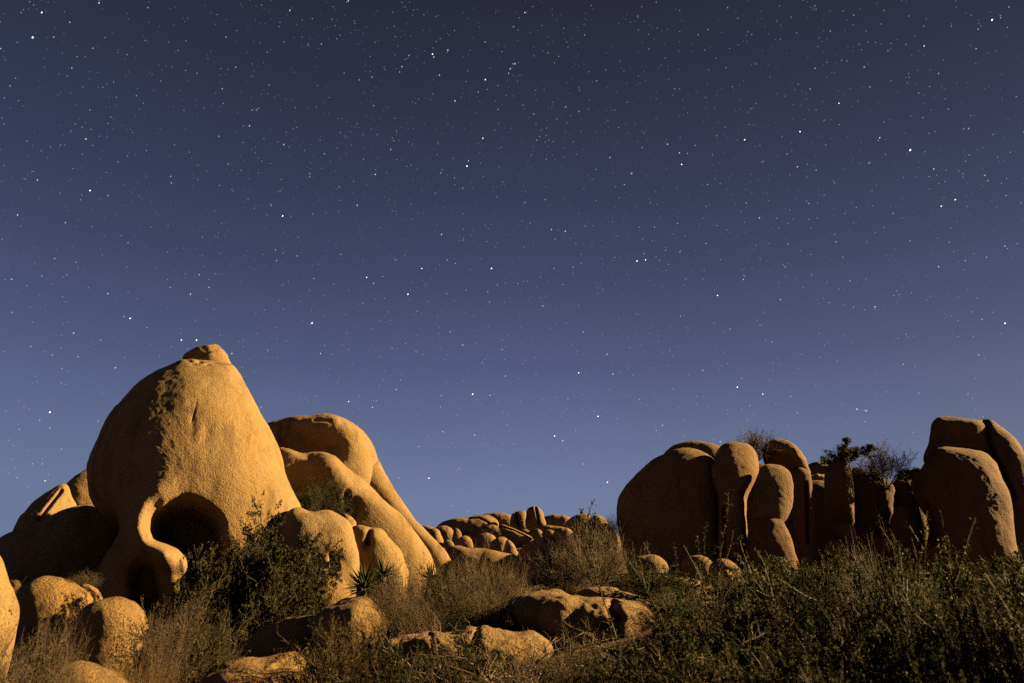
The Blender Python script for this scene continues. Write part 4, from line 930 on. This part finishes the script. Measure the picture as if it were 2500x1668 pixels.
# yuccas: every blade its own piece
def blade_mesh(name, mat):
    t = np.linspace(0, 1, 6); wd = .044 * np.array([.7, 1.0, 1.0, .85, .5, .03])
    V = []
    for a, w in zip(t, wd):
        bow = -.06 * a * a
        V += [(-w, a, bow + w * .35), (0, a, bow), (w, a, bow + w * .35), (0, a, bow - w * .25)]
    i = np.arange(5)[:, None] * 4
    F = np.concatenate([np.stack([i[:, 0] + a, i[:, 0] + b, i[:, 0] + 4 + b, i[:, 0] + 4 + a], -1) for a, b in ((0, 1), (1, 2), (2, 3), (3, 0))])
    return mesh_np(name, np.array(V), [F], mat)
BLADE, DEADB = blade_mesh('yucca_blade', M_YUCCA), blade_mesh('dead_blade', M_STRAW)
def yucca(px, pbase, d, size, n, label, seed):
    rng = np.random.default_rng(seed)
    B = at(px, d, pbase)
    root = empty('yucca', B, label, 'yucca', 'yuccas on the rock knoll')
    P = np.array([[[0, 0, -.06], [0, .01, .10], [0.01, 0, .22]]]) * size / .5
    v, f = tubes(P, np.array([.06]), np.array([.045]), 8)
    link('trunk', mesh_np('yucca_trunk', v, [f], M_WOOD), root)
    for i in range(n):
        o = link('leaf', BLADE, root, loc=(0, 0, .20 * size / .5 + rng.uniform(-.06, .05)))
        el = math.radians(88 - 105 * (i / n) ** .9 + rng.normal(0, 7)); azi = i * 2.39996 + rng.normal(0, .2)
        o.rotation_euler = (el, rng.normal(0, .3), azi)
        s = size * rng.uniform(.8, 1.1); o.scale = (s * 1.2, s, s)
    for i in range(n // 4):
        o = link('dead_leaf', DEADB, root, loc=(0, 0, .13 * size / .5 + rng.uniform(-.05, .03)))
        o.rotation_euler = (math.radians(rng.uniform(-65, -20)), rng.normal(0, .3), rng.uniform(0, 6.28))
        s = size * rng.uniform(.5, 0.57); o.scale = (s * 1.1, s, s)
yucca(886, 1461, 11.2, .36, 80, 'dark spiky yucca standing on the coarse knoll', 1)
yucca(934, 1432, 11.9, .33, 50, 'second yucca half hidden behind the dark spiky yucca', 2)
yucca(1050, 1432, 12.6, .30, 36, 'brown spiky yucca among the dense dry shrubs', 3)

# ------------------------------------------------------------------ litter on the ground: sticks and stones too many to count
def litter():
    rng = np.random.default_rng(9)
    n = 15000
    x = rng.uniform(-9, 12, n); y = rng.uniform(5, 20, n)
    keep = np.abs(x) < y * .85
    x, y = x[keep], y[keep]; n = len(x)
    P = np.stack([x, y, ground_z(x, y) + .008], -1)
    d = unit(np.stack([rng.normal(0, 1, n), rng.normal(0, 1, n), rng.uniform(-.05, .55, n)], -1))
    L_ = rng.uniform(.05, .30, n)[:, None]
    M = P + d * L_ * .5 + rng.normal(0, .012, (n, 3))
    E = P + d * L_
    V, F = tubes(np.stack([P, M, E], 1), rng.uniform(.0015, .005, n), full(n, .001))
    o = link('ground_litter', mesh_np('ground_litter', V, [F], M_TWIG)); o['kind'] = 'stuff'; o['label'] = 'dry sticks and stems littering the sandy ground'
    n = 5200
    x = rng.uniform(-9, 12, n); y = rng.uniform(5, 20, n)
    keep = np.abs(x) < y * .85
    x, y = x[keep], y[keep]; n = len(x)
    oc = np.array([(1, 0, 0), (-1, 0, 0), (0, 1, 0), (0, -1, 0), (0, 0, 1), (0, 0, -1), (.7, .7, .5), (-.7, .6, .5), (.6, -.7, .5), (-.7, -.7, .4)], float)
    oc /= np.linalg.norm(oc, axis=1, keepdims=True)
    tri = np.array([(0, 6, 4), (6, 2, 4), (2, 7, 4), (7, 1, 4), (1, 9, 4), (9, 3, 4), (3, 8, 4), (8, 0, 4), (0, 2, 6), (2, 1, 7), (1, 3, 9), (3, 0, 8), (2, 0, 5), (1, 2, 5), (3, 1, 5), (0, 3, 5)])
    r = (.012 + .05 * rng.random(n) ** 4)[:, None, None]
    V = np.stack([x, y, ground_z(x, y)], -1)[:, None] + oc[None] * r * rng.uniform(.6, 1.3, (n, 10, 1)) * np.array([1, 1, .7])
    F = (np.arange(n)[:, None, None] * 10 + tri[None]).reshape(-1, 3)
    o = link('pebbles', mesh_np('pebbles', V.reshape(-1, 3), [F], ROCK_COARSE)); o['kind'] = 'stuff'; o['label'] = 'small stones strewn over the sandy ground'
litter()
